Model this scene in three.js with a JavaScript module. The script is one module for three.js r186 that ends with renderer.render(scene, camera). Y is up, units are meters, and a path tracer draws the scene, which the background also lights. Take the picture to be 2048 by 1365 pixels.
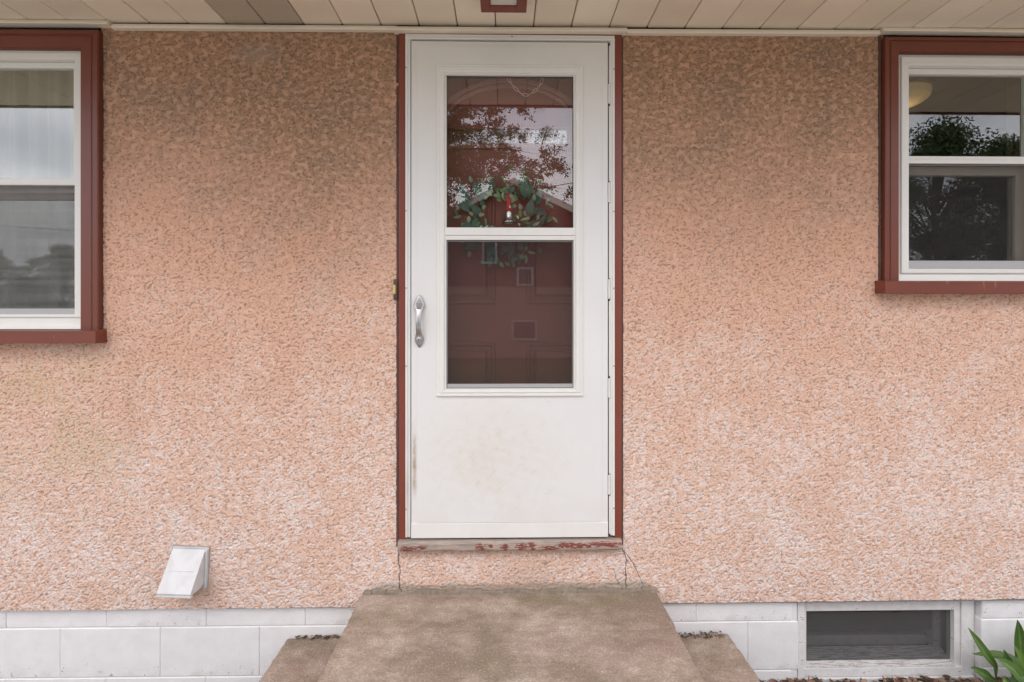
import * as THREE from 'three';
import { RoundedBoxGeometry } from 'three/addons/geometries/RoundedBoxGeometry.js';
import { mergeGeometries, mergeVertices } from 'three/addons/utils/BufferGeometryUtils.js';

const scene = new THREE.Scene();

// ---------------------------------------------------------------- camera
const camera = new THREE.PerspectiveCamera(2 * Math.atan(682.5 / 1024) * 180 / Math.PI, 2048 / 1365, 0.05, 400);
camera.position.set(0, 1.45, 2.05);
camera.rotation.set(0, -0.0162, 0);
camera.setViewOffset(2048, 1365, 0, 52.5, 2048, 1365);   // a lens shifted downwards keeps the verticals upright

// ---------------------------------------------------------------- small noise kit
function rng(seed) { let a = seed >>> 0; return () => { a = (a + 0x6d2b79f5) | 0; let t = Math.imul(a ^ (a >>> 15), 1 | a); t = (t + Math.imul(t ^ (t >>> 7), 61 | t)) ^ t; return ((t ^ (t >>> 14)) >>> 0) / 4294967296; }; }
const clamp = (x, a = 0, b = 1) => x < a ? a : x > b ? b : x;
const sstep = (a, b, x) => { const t = clamp((x - a) / (b - a)); return t * t * (3 - 2 * t); };
const lerp = (a, b, t) => a + (b - a) * t;
const mix3 = (a, b, t) => [a[0] + (b[0] - a[0]) * t, a[1] + (b[1] - a[1]) * t, a[2] + (b[2] - a[2]) * t];
const hsh = (x, y, s) => { let h = Math.imul(x, 374761393) + Math.imul(y, 668265263) + Math.imul(s, 1274126177) | 0; h = Math.imul(h ^ (h >>> 13), 1274126177); h ^= h >>> 16; return h >>> 0; };
const GX = [], GY = [];
for (let i = 0; i < 64; i++) { GX.push(Math.cos(i / 64 * 6.28318)); GY.push(Math.sin(i / 64 * 6.28318)); }
function pn(x, y, s = 0) {          // gradient noise, about -1..1
  const ix = Math.floor(x), iy = Math.floor(y), fx = x - ix, fy = y - iy;
  const u = fx * fx * fx * (fx * (fx * 6 - 15) + 10), v = fy * fy * fy * (fy * (fy * 6 - 15) + 10);
  const g = (dx, dy) => { const k = hsh(ix + dx, iy + dy, s) & 63; return GX[k] * (fx - dx) + GY[k] * (fy - dy); };
  return 1.5 * lerp(lerp(g(0, 0), g(1, 0), u), lerp(g(0, 1), g(1, 1), u), v);
}
const fbm = (x, y, s, n = 4) => { let a = 0, k = 1; for (let i = 0; i < n; i++) { a += k * pn(x, y, s + i); x *= 2.03; y *= 2.03; k *= 0.5; } return a; };
const fbmG = (x, y, s, n, gain) => { let a = 0, k = 1, t = 0; for (let i = 0; i < n; i++) { a += k * pn(x, y, s + i); t += k * k; x *= 2.07; y *= 2.07; k *= gain; } return a / Math.sqrt(t); };
const toS = (c) => c <= 0.0031308 ? 12.92 * c : 1.055 * Math.pow(c, 1 / 2.4) - 0.055;
const LUT = new Uint8Array(4097); for (let i = 0; i <= 4096; i++) LUT[i] = Math.round(255 * toS(i / 4096));
const enc = (c) => LUT[(clamp(c) * 4096) | 0];

// ---------------------------------------------------------------- sky, sun, exposure
{
  const W = 1024, H = 512, d = new Float32Array(W * H * 4);
  for (let j = 0; j < H; j++) {
    const el = ((j + 0.5) / H - 0.5) * Math.PI, y = Math.sin(el);
    for (let i = 0; i < W; i++) {
      const az = ((i + 0.5) / W - 0.5) * 2 * Math.PI, o = (j * W + i) * 4;
      const k = 1 / (Math.max(y, 0) + 0.12), px = Math.cos(az) * Math.cos(el) * k, pz = Math.sin(az) * Math.cos(el) * k;
      const c = fbm(px * 0.9 + 3.1, pz * 0.9, 11, 5), c2 = fbm(px * 2.6, pz * 2.6 + 7, 21, 3);
      let L = (0.80 + 0.20 * Math.max(y, 0)) * (1 + 0.26 * c + 0.09 * c2);
      const t = clamp(0.5 + 0.6 * c);
      const col = mix3([0.90, 0.915, 1.05], [1.0, 0.98, 1.01], t);
      if (y < 0) L = 0.4;
      d[o] = L * col[0]; d[o + 1] = L * col[1]; d[o + 2] = L * col[2]; d[o + 3] = 1;
    }
  }
  const sky = new THREE.DataTexture(d, W, H, THREE.RGBAFormat, THREE.FloatType);
  sky.magFilter = THREE.LinearFilter; sky.mapping = THREE.EquirectangularReflectionMapping; sky.needsUpdate = true;
  scene.background = sky; scene.environment = sky;
}
const SKY = 2.75; scene.environmentIntensity = SKY; scene.backgroundIntensity = SKY;
const sun = new THREE.DirectionalLight(0xfff2e0, 0.6);
sun.position.set(-3.5, 9.2, 7.4); sun.target.position.set(0, 1, 0);
sun.castShadow = true; sun.shadow.radius = 40; sun.shadow.mapSize.set(2048, 2048);
Object.assign(sun.shadow.camera, { left: -12, right: 12, top: 12, bottom: -12, near: 0.5, far: 60 });
scene.add(sun, sun.target);
const EXPOSURE = 0.86;

// ---------------------------------------------------------------- helpers
const used = new Map();
function numbered(n) { const k = used.get(n) ?? 0; used.set(n, k + 1); return k ? n + '_' + String(k).padStart(3, '0') : n; }
function metresUV(g, s = 1) {       // uv in metres from the dominant axis of each normal
  const p = g.attributes.position, n = g.attributes.normal, uv = new Float32Array(p.count * 2);
  for (let i = 0; i < p.count; i++) {
    const ax = Math.abs(n.getX(i)), ay = Math.abs(n.getY(i)), az = Math.abs(n.getZ(i));
    if (az >= ax && az >= ay) { uv[2 * i] = p.getX(i) * s; uv[2 * i + 1] = p.getY(i) * s; }
    else if (ay >= ax) { uv[2 * i] = p.getX(i) * s; uv[2 * i + 1] = p.getZ(i) * s; }
    else { uv[2 * i] = p.getZ(i) * s; uv[2 * i + 1] = p.getY(i) * s; }
  }
  g.setAttribute('uv', new THREE.BufferAttribute(uv, 2));
  return g;
}
const flat = (g) => { const q = g.index ? g.toNonIndexed() : g; for (const k of Object.keys(q.attributes)) if (!['position', 'normal', 'uv'].includes(k)) q.deleteAttribute(k); return q; };
const join = (list) => list.length === 1 ? list[0] : mergeGeometries(list.map(flat));
function box(x0, x1, y0, y1, z0, z1, r = 0.0015) {
  const w = Math.abs(x1 - x0), h = Math.abs(y1 - y0), d = Math.abs(z1 - z0), rr = Math.min(r, w * 0.45, h * 0.45, d * 0.45);
  const g = rr > 0 ? new RoundedBoxGeometry(w, h, d, 2, rr) : new THREE.BoxGeometry(w, h, d);
  g.translate((x0 + x1) / 2, (y0 + y1) / 2, (z0 + z1) / 2);
  return metresUV(flat(g));
}
function rectShape(x0, x1, y0, y1) { const s = new THREE.Shape(); s.moveTo(x0, y0); s.lineTo(x1, y0); s.lineTo(x1, y1); s.lineTo(x0, y1); s.closePath(); return s; }
function slab(shape, z0, z1, b = 0.001, seg = 1) {
  const g = new THREE.ExtrudeGeometry(shape, { depth: z1 - z0 - 2 * b, bevelEnabled: b > 0, bevelSize: b, bevelThickness: b, bevelOffset: -b, bevelSegments: seg, curveSegments: 10 });
  g.translate(0, 0, z0 + b); return metresUV(flat(g));
}
function ring(o, i, z0, z1, b = 0.001) {   // rectangular ring: o and i are [x0, x1, y0, y1]
  const s = rectShape(...o), h = new THREE.Path(); h.moveTo(i[0], i[2]); h.lineTo(i[0], i[3]); h.lineTo(i[1], i[3]); h.lineTo(i[1], i[2]); h.closePath();
  s.holes.push(h); return slab(s, z0, z1, b);
}
function bar(a, b, r0, r1 = r0, n = 6) {
  const A = new THREE.Vector3(...a), B = new THREE.Vector3(...b), d = B.clone().sub(A);
  const g = new THREE.CylinderGeometry(r1, r0, d.length(), n, 1);
  g.applyQuaternion(new THREE.Quaternion().setFromUnitVectors(new THREE.Vector3(0, 1, 0), d.clone().normalize()));
  g.translate((A.x + B.x) / 2, (A.y + B.y) / 2, (A.z + B.z) / 2); return flat(g);
}
function quadBox(pts) {             // convex solid of 8 corners: bottom four then top four, both counter-clockwise from above
  const f = [[3, 2, 1, 0], [4, 5, 6, 7], [0, 1, 5, 4], [1, 2, 6, 5], [2, 3, 7, 6], [3, 0, 4, 7]], v = [];
  for (const [a, b, c, d] of f) for (const k of [a, b, c, a, c, d]) v.push(...pts[k]);
  const g = new THREE.BufferGeometry(); g.setAttribute('position', new THREE.Float32BufferAttribute(v, 3)); g.computeVertexNormals();
  g.setAttribute('uv', new THREE.Float32BufferAttribute(new Float32Array(v.length / 3 * 2), 2)); return metresUV(g);
}
function mesh(name, geo, mat, parent, extra) {
  const m = new THREE.Mesh(Array.isArray(geo) ? join(geo) : geo, mat);
  m.name = numbered(name); m.castShadow = m.receiveShadow = true; if (extra) Object.assign(m.userData, extra);
  (parent ?? scene).add(m); return m;
}
function group(name, parent, extra) { const g = new THREE.Group(); g.name = numbered(name); if (extra) Object.assign(g.userData, extra); (parent ?? scene).add(g); return g; }
function tex(w, h, fn, { data = false, repeat = null, mirror = false } = {}) {
  const a = new Uint8Array(w * h * 4);
  for (let j = 0; j < h; j++) for (let i = 0; i < w; i++) {
    const c = fn((i + 0.5) / w, (j + 0.5) / h), o = (j * w + i) * 4;
    if (data) { const v = Math.round(255 * clamp(c)); a[o] = a[o + 1] = a[o + 2] = v; } else { a[o] = enc(c[0]); a[o + 1] = enc(c[1]); a[o + 2] = enc(c[2]); }
    a[o + 3] = 255;
  }
  return dt(a, w, h, data, repeat, mirror);
}
function dt(a, w, h, data, repeat, mirror) {
  const t = new THREE.DataTexture(a, w, h); t.magFilter = THREE.LinearFilter; t.minFilter = THREE.LinearMipmapLinearFilter; t.generateMipmaps = true;
  t.wrapS = t.wrapT = mirror ? THREE.MirroredRepeatWrapping : THREE.RepeatWrapping; if (!data) t.colorSpace = THREE.SRGBColorSpace;
  if (repeat) t.repeat.set(...repeat); t.needsUpdate = true; return t;
}
// noise that tiles over [0,1)
function tile(u, v, n, s) { const w = (x, y) => pn(x * n, y * n, s); const a = w(u, v), b = w(u - 1, v), c = w(u, v - 1), d = w(u - 1, v - 1); return lerp(lerp(a, b, u), lerp(c, d, u), v) * 1.25; }
const std = (o) => new THREE.MeshStandardMaterial(o);
const lin = (r, g, b) => new THREE.Color().setRGB(r, g, b);

// ---------------------------------------------------------------- materials
const mottle = (s, base, amp, n = 6, size = 256) => tex(size, size, (u, v) => { const k = 1 + amp * (0.6 * tile(u, v, n, s) + 0.4 * tile(u, v, n * 5, s + 1)); return [base[0] * k, base[1] * k, base[2] * k]; });
const grainB = tex(256, 256, (u, v) => 0.5 + 0.3 * tile(u, v, 24, 5) + 0.2 * tile(u, v, 70, 6), { data: true });
const M = {
  screenPale: std({ map: tex(128, 512, (u, v) => { const k = 0.20 + 0.07 * pn(u * 2, v * 70, 92) + 0.05 * pn(u * 26, v * 4, 93); return [k, k, k * 1.02]; }), roughness: 0.9, transparent: true, opacity: 0.30 }),
  white: std({ map: mottle(31, [0.74, 0.735, 0.70], 0.05), roughness: 0.42, bumpMap: grainB, bumpScale: 0.0002 }),
  vinyl: std({ map: mottle(33, [0.72, 0.715, 0.68], 0.04), roughness: 0.38 }),
  grey: std({ color: lin(0.40, 0.40, 0.40), roughness: 0.5, metalness: 0.2 }),
  taupe: std({ color: lin(0.30, 0.27, 0.22), roughness: 0.6 }),
  gasket: std({ color: lin(0.03, 0.03, 0.035), roughness: 0.7 }),
  red: std({ map: mottle(41, [0.150, 0.037, 0.019], 0.16, 5), roughness: 0.36, bumpMap: grainB, bumpScale: 0.0003 }),
  redJamb: std({ map: mottle(42, [0.195, 0.045, 0.026], 0.14, 5), roughness: 0.34, bumpMap: grainB, bumpScale: 0.0003 }),
  redDark: std({ map: mottle(43, [0.10, 0.026, 0.020], 0.2), roughness: 0.55 }),
  caulk: std({ map: mottle(45, [0.085, 0.052, 0.045], 0.5, 12), roughness: 0.9 }),
  door: std({ map: mottle(47, [0.175, 0.044, 0.027], 0.1), roughness: 0.5 }),
  soffit: std({ map: mottle(51, [0.74, 0.64, 0.52], 0.05, 3), roughness: 0.55 }),
  trim: std({ map: mottle(53, [0.78, 0.71, 0.60], 0.08, 4), roughness: 0.6 }),
  dark: std({ color: lin(0.02, 0.018, 0.016), roughness: 0.9 }),
  chrome: std({ color: lin(0.62, 0.62, 0.63), metalness: 1, roughness: 0.24 }),
  satin: std({ map: mottle(55, [0.40, 0.39, 0.39], 0.2), metalness: 0.9, roughness: 0.34 }),
  brass: std({ color: lin(0.55, 0.40, 0.14), metalness: 0.9, roughness: 0.4 }),
  glass: new THREE.MeshPhysicalMaterial({ color: 0xffffff, transmission: 1, thickness: 0, roughness: 0, ior: 1.8 }),
  paneLow: new THREE.MeshPhysicalMaterial({ color: lin(0.9, 0.93, 0.9), transmission: 1, thickness: 0, roughness: 0, ior: 2.33 }),
  paneDouble: new THREE.MeshPhysicalMaterial({ color: lin(0.9, 0.93, 0.9), transmission: 1, thickness: 0, roughness: 0, ior: 1.8 }),
  screen: std({ color: lin(0.05, 0.046, 0.045), roughness: 0.9, transparent: true, opacity: 0.19 }),
};

// ---------------------------------------------------------------- the stucco: one height-and-colour field in world metres
const CELL = (x, y, s, flatK) => {   // popcorn lumps: the highest of the rounded caps around a point
  const ix = Math.floor(x), iy = Math.floor(y); let best = -9, id = 0;
  for (let dy = -1; dy <= 1; dy++) for (let dx = -1; dx <= 1; dx++) {
    const h = hsh(ix + dx, iy + dy, s), px = dx + ix + (h & 255) / 255, py = dy + iy + ((h >>> 8) & 255) / 255;
    const d = (x - px) * (x - px) + (y - py) * (y - py), v = 0.55 + 0.45 * ((h >>> 16) & 255) / 255 - d * flatK;
    if (v > best) { best = v; id = h; }
  }
  CELL.id = id; return best;
};
const CRACKS = [   // polylines in metres: the settlement cracks beside the threshold
  [[-0.417, 0.515], [-0.421, 0.47], [-0.412, 0.43], [-0.418, 0.39], [-0.414, 0.338]],
  [[0.470, 0.518], [0.478, 0.505], [0.492, 0.47], [0.490, 0.42], [0.494, 0.336]],
  [[0.474, 0.512], [0.515, 0.46], [0.545, 0.40], [0.572, 0.338]],
  [[0.44, 0.43], [0.452, 0.39], [0.463, 0.36]],
];
function segD(px, py, ax, ay, bx, by) { const dx = bx - ax, dy = by - ay, t = clamp(((px - ax) * dx + (py - ay) * dy) / (dx * dx + dy * dy)); return Math.hypot(px - ax - t * dx, py - ay - t * dy); }
function crackAt(x, y) {
  if (y > 0.53 || x < -0.45 || x > 0.6) return 0; let d = 1;
  const wx = x + 0.004 * pn(x * 60, y * 60, 71) + 0.002 * pn(x * 180, y * 180, 72);
  CRACKS.forEach((c, n) => { for (let i = 0; i + 1 < c.length; i++) d = Math.min(d, segD(wx, y, ...c[i], ...c[i + 1]) * (n === 0 ? 0.8 : n < 2 ? 1 : 1.5)); });
  return 1 - sstep(0.0008, 0.0028, d);
}
const S = { big: 0, line: 0 };
function stuccoH(x, y) {           // 0..1
  const smear = sstep(1.45, 2.2, y + 0.25 * pn(x * 1.7, y * 1.7, 81));       // bigger trowelled flakes high on the wall
  const X = x * 1000, Y = y * 1000;
  const wx = X + 3.2 * pn(X / 12, Y / 12, 1) + 1.3 * pn(X / 4, Y / 4, 2), wy = Y + 3.2 * pn(X / 12, Y / 12, 3) + 1.3 * pn(X / 4, Y / 4, 4);
  const a = CELL(wx / 9.6, wy / 7.6, 5, 1.5), b = CELL(wx / 4.6, wy / 3.9, 6, 1.4);
  const f = pn(wx / 25, wy / 17, 7) + 0.5 * pn(wx / 9, wy / 7, 8);
  const big = sstep(0.02, 0.12, f - 0.26 + 0.24 * smear), edge = sstep(0.075, 0.0, Math.abs(f - 0.26 + 0.24 * smear));
  let h = 0.60 * a + 0.38 * b;
  const knock = 0.64 + 0.10 * pn(X / 55, Y / 55, 9);
  h = lerp(h, Math.max(h, 0.72), 0.85 * big);
  if (h > knock) h = knock + (h - knock) * 0.25;
  const m = sstep(0.05, 0.4, pn(X / 11, Y / 11, 14)), l = sstep(0.085, 0.0, Math.abs(pn(wx / 8.5, wy / 5.6, 13))) * m;
  S.big = big; S.line = clamp(l + 0.75 * edge * sstep(-0.2, 0.35, pn(X / 15, Y / 12, 15)));
  return h + 0.07 * pn(X / 2.6, Y / 2.6, 10) - 0.34 * S.line;
}
const PEACH = [0.630, 0.365, 0.248], PALE = [0.700, 0.492, 0.390], CHALK = [0.77, 0.675, 0.63], GRIME_SHADE = [0.235, 0.150, 0.080], CREVICE_DIRT_SHADE = [0.15, 0.100, 0.068];
function stuccoC(x, y, h) {        // called right after stuccoH(x, y)
  const X = x * 1000, Y = y * 1000, big = S.big, line = S.line;
  const n1 = fbm(x * 1.3 + 5, y * 1.3, 101, 3), n2 = fbm(x * 5, y * 5, 111, 3), n3 = pn(X / 26, Y / 26, 121), n4 = pn(X / 8, Y / 8, 122), n5 = pn(X / 3.2, Y / 3.2, 123);
  const chalk = sstep(2.0, 0.5, y + 0.12 * n1);          // weathered and chalky low on the wall, painted peach above
  let c = mix3(PEACH, PALE, clamp(0.05 + 0.85 * chalk + 0.08 * n2));
  c = mix3(c, [0.68, 0.40, 0.255], clamp(0.35 * n3 + 0.20 * n4 - 0.02));
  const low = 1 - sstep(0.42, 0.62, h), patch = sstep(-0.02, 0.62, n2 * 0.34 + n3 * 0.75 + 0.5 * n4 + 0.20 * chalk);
  c = mix3(c, CHALK, clamp(0.95 * patch * (0.55 + 0.45 * low) * (0.10 + 0.9 * chalk) + 0.22 * sstep(0.25, 0.8, n5 + 0.25 * n4) * chalk));
  const wash = sstep(1.36, 1.2, y) * sstep(0.55, 0.95, y) * sstep(-1.35, -1.62, x + 0.12 * n1);   // ochre wash below the left window
  c = mix3(c, [0.56, 0.385, 0.215], 0.5 * wash * sstep(-0.35, 0.5, n2 + 0.4 * n3));
  const run = Math.exp(-(((x + 1.475) / 0.03) ** 2)) * sstep(1.4, 1.25, y) * sstep(0.8, 1.0, y); c = mix3(c, [0.48, 0.30, 0.2], 0.35 * run * (0.6 + 0.6 * n3));
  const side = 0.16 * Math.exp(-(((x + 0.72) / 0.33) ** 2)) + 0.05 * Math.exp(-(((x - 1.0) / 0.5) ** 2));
  const g = sstep(1.58, 2.52, y + side * 1.5 + 0.08 * n1 + 0.05 * n2);       // grime plus painted eave shade, thick under the eaves, in every hollow
  c = mix3(c, GRIME_SHADE, g * clamp(0.68 + 0.18 * low * (0.75 + 0.5 * n4) + 0.16 * n5 * low - 0.30 * big * sstep(-0.5, 0.4, n3) + 0.08 * n2));
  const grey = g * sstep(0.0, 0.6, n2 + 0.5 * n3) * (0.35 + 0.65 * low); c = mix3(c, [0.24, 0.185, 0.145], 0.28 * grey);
  const crev = Math.max(1 - sstep(0.20, 0.36, h + 0.05 * n5), 0.9 * line * sstep(-0.6, 0.2, n4 + n5)); c = mix3(c, CREVICE_DIRT_SHADE, (0.50 - 0.08 * g - 0.12 * chalk) * crev);  // crevice dirt and crevice shade, both painted into the colour
  const sc = Math.exp(-(((x + 0.98) / 0.09) ** 2) - (((y - 2.49) / 0.035) ** 2)); c = mix3(c, [0.36, 0.29, 0.25], 0.5 * sc);
  if (y < 0.6) {                   // damp below the door, cement at the step, grime under the vent
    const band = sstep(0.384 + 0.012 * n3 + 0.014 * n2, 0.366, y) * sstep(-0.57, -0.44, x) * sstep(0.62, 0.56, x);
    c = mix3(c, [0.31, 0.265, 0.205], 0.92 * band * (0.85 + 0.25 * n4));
    const damp = Math.exp(-(((x - 0.08) / 0.13) ** 2)) * sstep(0.55, 0.36, y); c = mix3(c, [0.40, 0.25, 0.17], 0.62 * damp * (0.6 + 0.7 * n3));
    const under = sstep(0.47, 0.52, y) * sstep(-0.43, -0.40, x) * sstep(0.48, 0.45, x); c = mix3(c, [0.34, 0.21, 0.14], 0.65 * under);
    const vent = Math.exp(-(((x + 1.22) / 0.07) ** 2) - (((y - 0.345) / 0.03) ** 2)); c = mix3(c, [0.30, 0.20, 0.13], 0.5 * vent * (0.7 + 0.5 * n3));
  }
  const k = crackAt(x, y); c = mix3(c, [0.07, 0.05, 0.04], 0.8 * k);
  const v = 1 + 0.05 * n4 + 0.11 * n5; return [c[0] * v, c[1] * v, c[2] * v];
}
const WX = 2.15, WY0 = 0.26, WY1 = 2.62;
function stuccoMaps(side) {
  const w = 1792, h = 1968, a = new Uint8Array(w * h * 4), b = new Uint8Array(w * h * 4);
  for (let j = 0; j < h; j++) { const y = WY0 + (WY1 - WY0) * (j + 0.5) / h;
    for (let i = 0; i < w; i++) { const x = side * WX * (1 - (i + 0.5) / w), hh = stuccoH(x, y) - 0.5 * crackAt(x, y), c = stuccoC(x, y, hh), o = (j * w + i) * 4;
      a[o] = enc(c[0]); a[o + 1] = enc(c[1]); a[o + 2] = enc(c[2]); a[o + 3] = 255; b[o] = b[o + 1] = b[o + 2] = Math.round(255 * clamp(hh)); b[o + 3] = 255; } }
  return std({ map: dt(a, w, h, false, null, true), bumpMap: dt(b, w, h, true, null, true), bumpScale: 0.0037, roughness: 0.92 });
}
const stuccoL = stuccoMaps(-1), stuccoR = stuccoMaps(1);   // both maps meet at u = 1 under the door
const HOLES = [   // openings in the stucco [x0, x1, y0, y1]
  [-0.4135, 0.4685, 0.522, 2.70], [-2.475, -1.593, 1.348, 2.70], [1.541, 2.245, 1.54, 2.70],
];
const bottomEdge = (x) => 0.2868 + 0.0025 * x + 0.0022 * pn(x * 9, 3, 61) + 0.0016 * pn(x * 40, 5, 62);
function wallPanel(xa, xb, step, bumpy) {
  const nx = Math.round((xb - xa) / step), ny = Math.round((2.6 - 0.287) / step), P = [], N = [], U = [], I = [], id = new Int32Array((nx + 1) * (ny + 1)).fill(-1);
  const px = (i) => xa + (xb - xa) * i / nx, py = (i, j) => { const b = bottomEdge(px(i)); return b + (2.6 - b) * j / ny; };
  const uvx = (x) => 1 - Math.abs(x) / WX;
  const vert = (i, j) => { const k = j * (nx + 1) + i; if (id[k] < 0) { id[k] = P.length / 3; const x = px(i), y = py(i, j); P.push(x, y, bumpy ? 0.0046 * (stuccoH(x, y) - 0.6) + 0.0022 * pn(x * 4, y * 4, 63) : 0); U.push(uvx(x), (y - WY0) / (WY1 - WY0)); } return id[k]; };
  const I2 = [];
  for (let j = 0; j < ny; j++) for (let i = 0; i < nx; i++) {
    const cx = (px(i) + px(i + 1)) / 2, cy = py(i, j) + 0.5 * step; if (HOLES.some((r) => cx > r[0] && cx < r[1] && cy > r[2] && cy < r[3])) continue;
    const a = vert(i, j), b = vert(i + 1, j), c = vert(i + 1, j + 1), d = vert(i, j + 1); (cx < 0 ? I : I2).push(a, b, c, a, c, d);
  }
  for (let i = 0; i < nx; i++) {   // the thickness of the coat at its bottom edge
    const a = id[i], b = id[i + 1]; if (a < 0 || b < 0) continue;
    const k = P.length / 3; P.push(P[3 * a], P[3 * a + 1], P[3 * a + 2], P[3 * b], P[3 * b + 1], P[3 * b + 2], P[3 * b], P[3 * b + 1] - 0.001, -0.03, P[3 * a], P[3 * a + 1] - 0.001, -0.03);
    for (const q of [a, b, b, a]) U.push(U[2 * q], U[2 * q + 1]); (px(i) < -1e-6 ? I : I2).push(k, k + 2, k + 1, k, k + 3, k + 2);
  }
  const g = new THREE.BufferGeometry(); g.setAttribute('position', new THREE.Float32BufferAttribute(P, 3)); g.setAttribute('uv', new THREE.Float32BufferAttribute(U, 2)); g.setIndex(I.concat(I2)); g.addGroup(0, I.length, 0); g.addGroup(I.length, I2.length, 1); g.computeVertexNormals(); return g;
}

// ================================================================= the house
const house = group('house', null, { label: 'single-storey house front in peach stucco with white door and red-brown trim', category: 'house' });
{
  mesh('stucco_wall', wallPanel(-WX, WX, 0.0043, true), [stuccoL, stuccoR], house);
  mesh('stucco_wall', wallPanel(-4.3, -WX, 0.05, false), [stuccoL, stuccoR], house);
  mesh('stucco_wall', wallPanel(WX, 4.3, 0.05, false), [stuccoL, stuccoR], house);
  mesh('drip_screed', [box(-4.3, -0.56, 0.2815, 0.2865, -0.018, -0.003, 0.001), box(0.61, 4.3, 0.2835, 0.2885, -0.018, -0.003, 0.001)], std({ map: mottle(65, [0.23, 0.22, 0.21], 0.5, 14), roughness: 0.8 }), house);
  // body of the house behind the coat: end walls, back wall, roof, fascia, gutter
  mesh('side_wall', [box(-4.3, -4.2, -0.1, 2.6, -6, -0.035, 0), box(4.2, 4.3, -0.1, 2.6, -6, -0.035, 0), box(-4.3, 4.3, -0.1, 2.6, -6.1, -6, 0)], std({ color: lin(0.55, 0.36, 0.26), roughness: 0.9 }), house);
  const r = [];
  r.push(quadBox([[-4.7, 2.72, 0.82], [4.7, 2.72, 0.82], [4.7, 4.1, -3], [-4.7, 4.1, -3], [-4.7, 2.80, 0.78], [4.7, 2.80, 0.78], [4.7, 4.18, -3], [-4.7, 4.18, -3]]));
  r.push(quadBox([[-4.7, 4.1, -3], [4.7, 4.1, -3], [4.7, 2.5, -6.9], [-4.7, 2.5, -6.9], [-4.7, 4.18, -3], [4.7, 4.18, -3], [4.7, 2.58, -6.9], [-4.7, 2.58, -6.9]]));
  mesh('roof', r, std({ map: mottle(67, [0.09, 0.085, 0.08], 0.4, 20), roughness: 0.95 }), house);
  mesh('fascia', [box(-4.7, 4.7, 2.5985, 2.74, 0.755, 0.78, 0.002)], M.redDark, house);
  mesh('ceiling', [box(-4.25, 4.25, 2.68, 2.72, -6, 0.755, 0)], std({ color: lin(0.12, 0.08, 0.06), roughness: 0.8 }), house);
}

// soffit boards, each a part; two of them are perforated for the attic vent
{
  const so = group('soffit', house, { label: 'cream soffit boards under the eaves' });
  const y = 2.604, p = 0.15225, x0 = -0.0328;
  const prof = (w) => { const s = new THREE.Shape(); s.moveTo(-w / 2, 0.012); s.lineTo(-w / 2, 0.0045); s.quadraticCurveTo(-w / 2 + 0.0005, 0.0005, -w / 2 + 0.0045, 0); s.lineTo(w / 2 - 0.0045, 0); s.quadraticCurveTo(w / 2 - 0.0005, 0.0005, w / 2, 0.0045); s.lineTo(w / 2, 0.012); s.closePath(); return s; };
  const g = new THREE.ExtrudeGeometry(prof(p - 0.0035), { depth: 0.752, bevelEnabled: false, curveSegments: 3 }); metresUV(g);
  const holes = tex(512, 512, (u, v) => { const n = 16, a = (u * n) % 1 - 0.5, b = ((v * n) + (Math.floor(u * n) % 2) * 0.5) % 1 - 0.5, d = Math.hypot(a, b); const k = sstep(0.29, 0.35, d); return mix3([0.06, 0.05, 0.04], [0.66, 0.56, 0.44], k); }, { repeat: [10, 10] });
  const vent = std({ map: holes, roughness: 0.6 });
  const variants = [0, 1, 2].map((k) => std({ map: mottle(251 + k, [0.83 - 0.02 * k, 0.74 - 0.02 * k, 0.61 - 0.02 * k], 0.05, 3), roughness: 0.55 }));
  for (let k = -31; k <= 30; k++) {
    const isVent = k === -7 || k === -6, m = mesh('soffit_panel', g, isVent ? vent : variants[((k * 7 + 700) % 3)], so, isVent ? { label: 'perforated vent panel of the soffit' } : undefined);
    m.position.set(x0 + (k + 0.5) * p, y + 0.0006 * ((k * 5 + 500) % 3), 0.002);
  }
  mesh('soffit_backing', [box(-4.7, 4.7, y + 0.0135, y + 0.02, -0.01, 0.755, 0)], std({ color: lin(0.30, 0.25, 0.19), roughness: 0.8 }), so);
}
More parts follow.
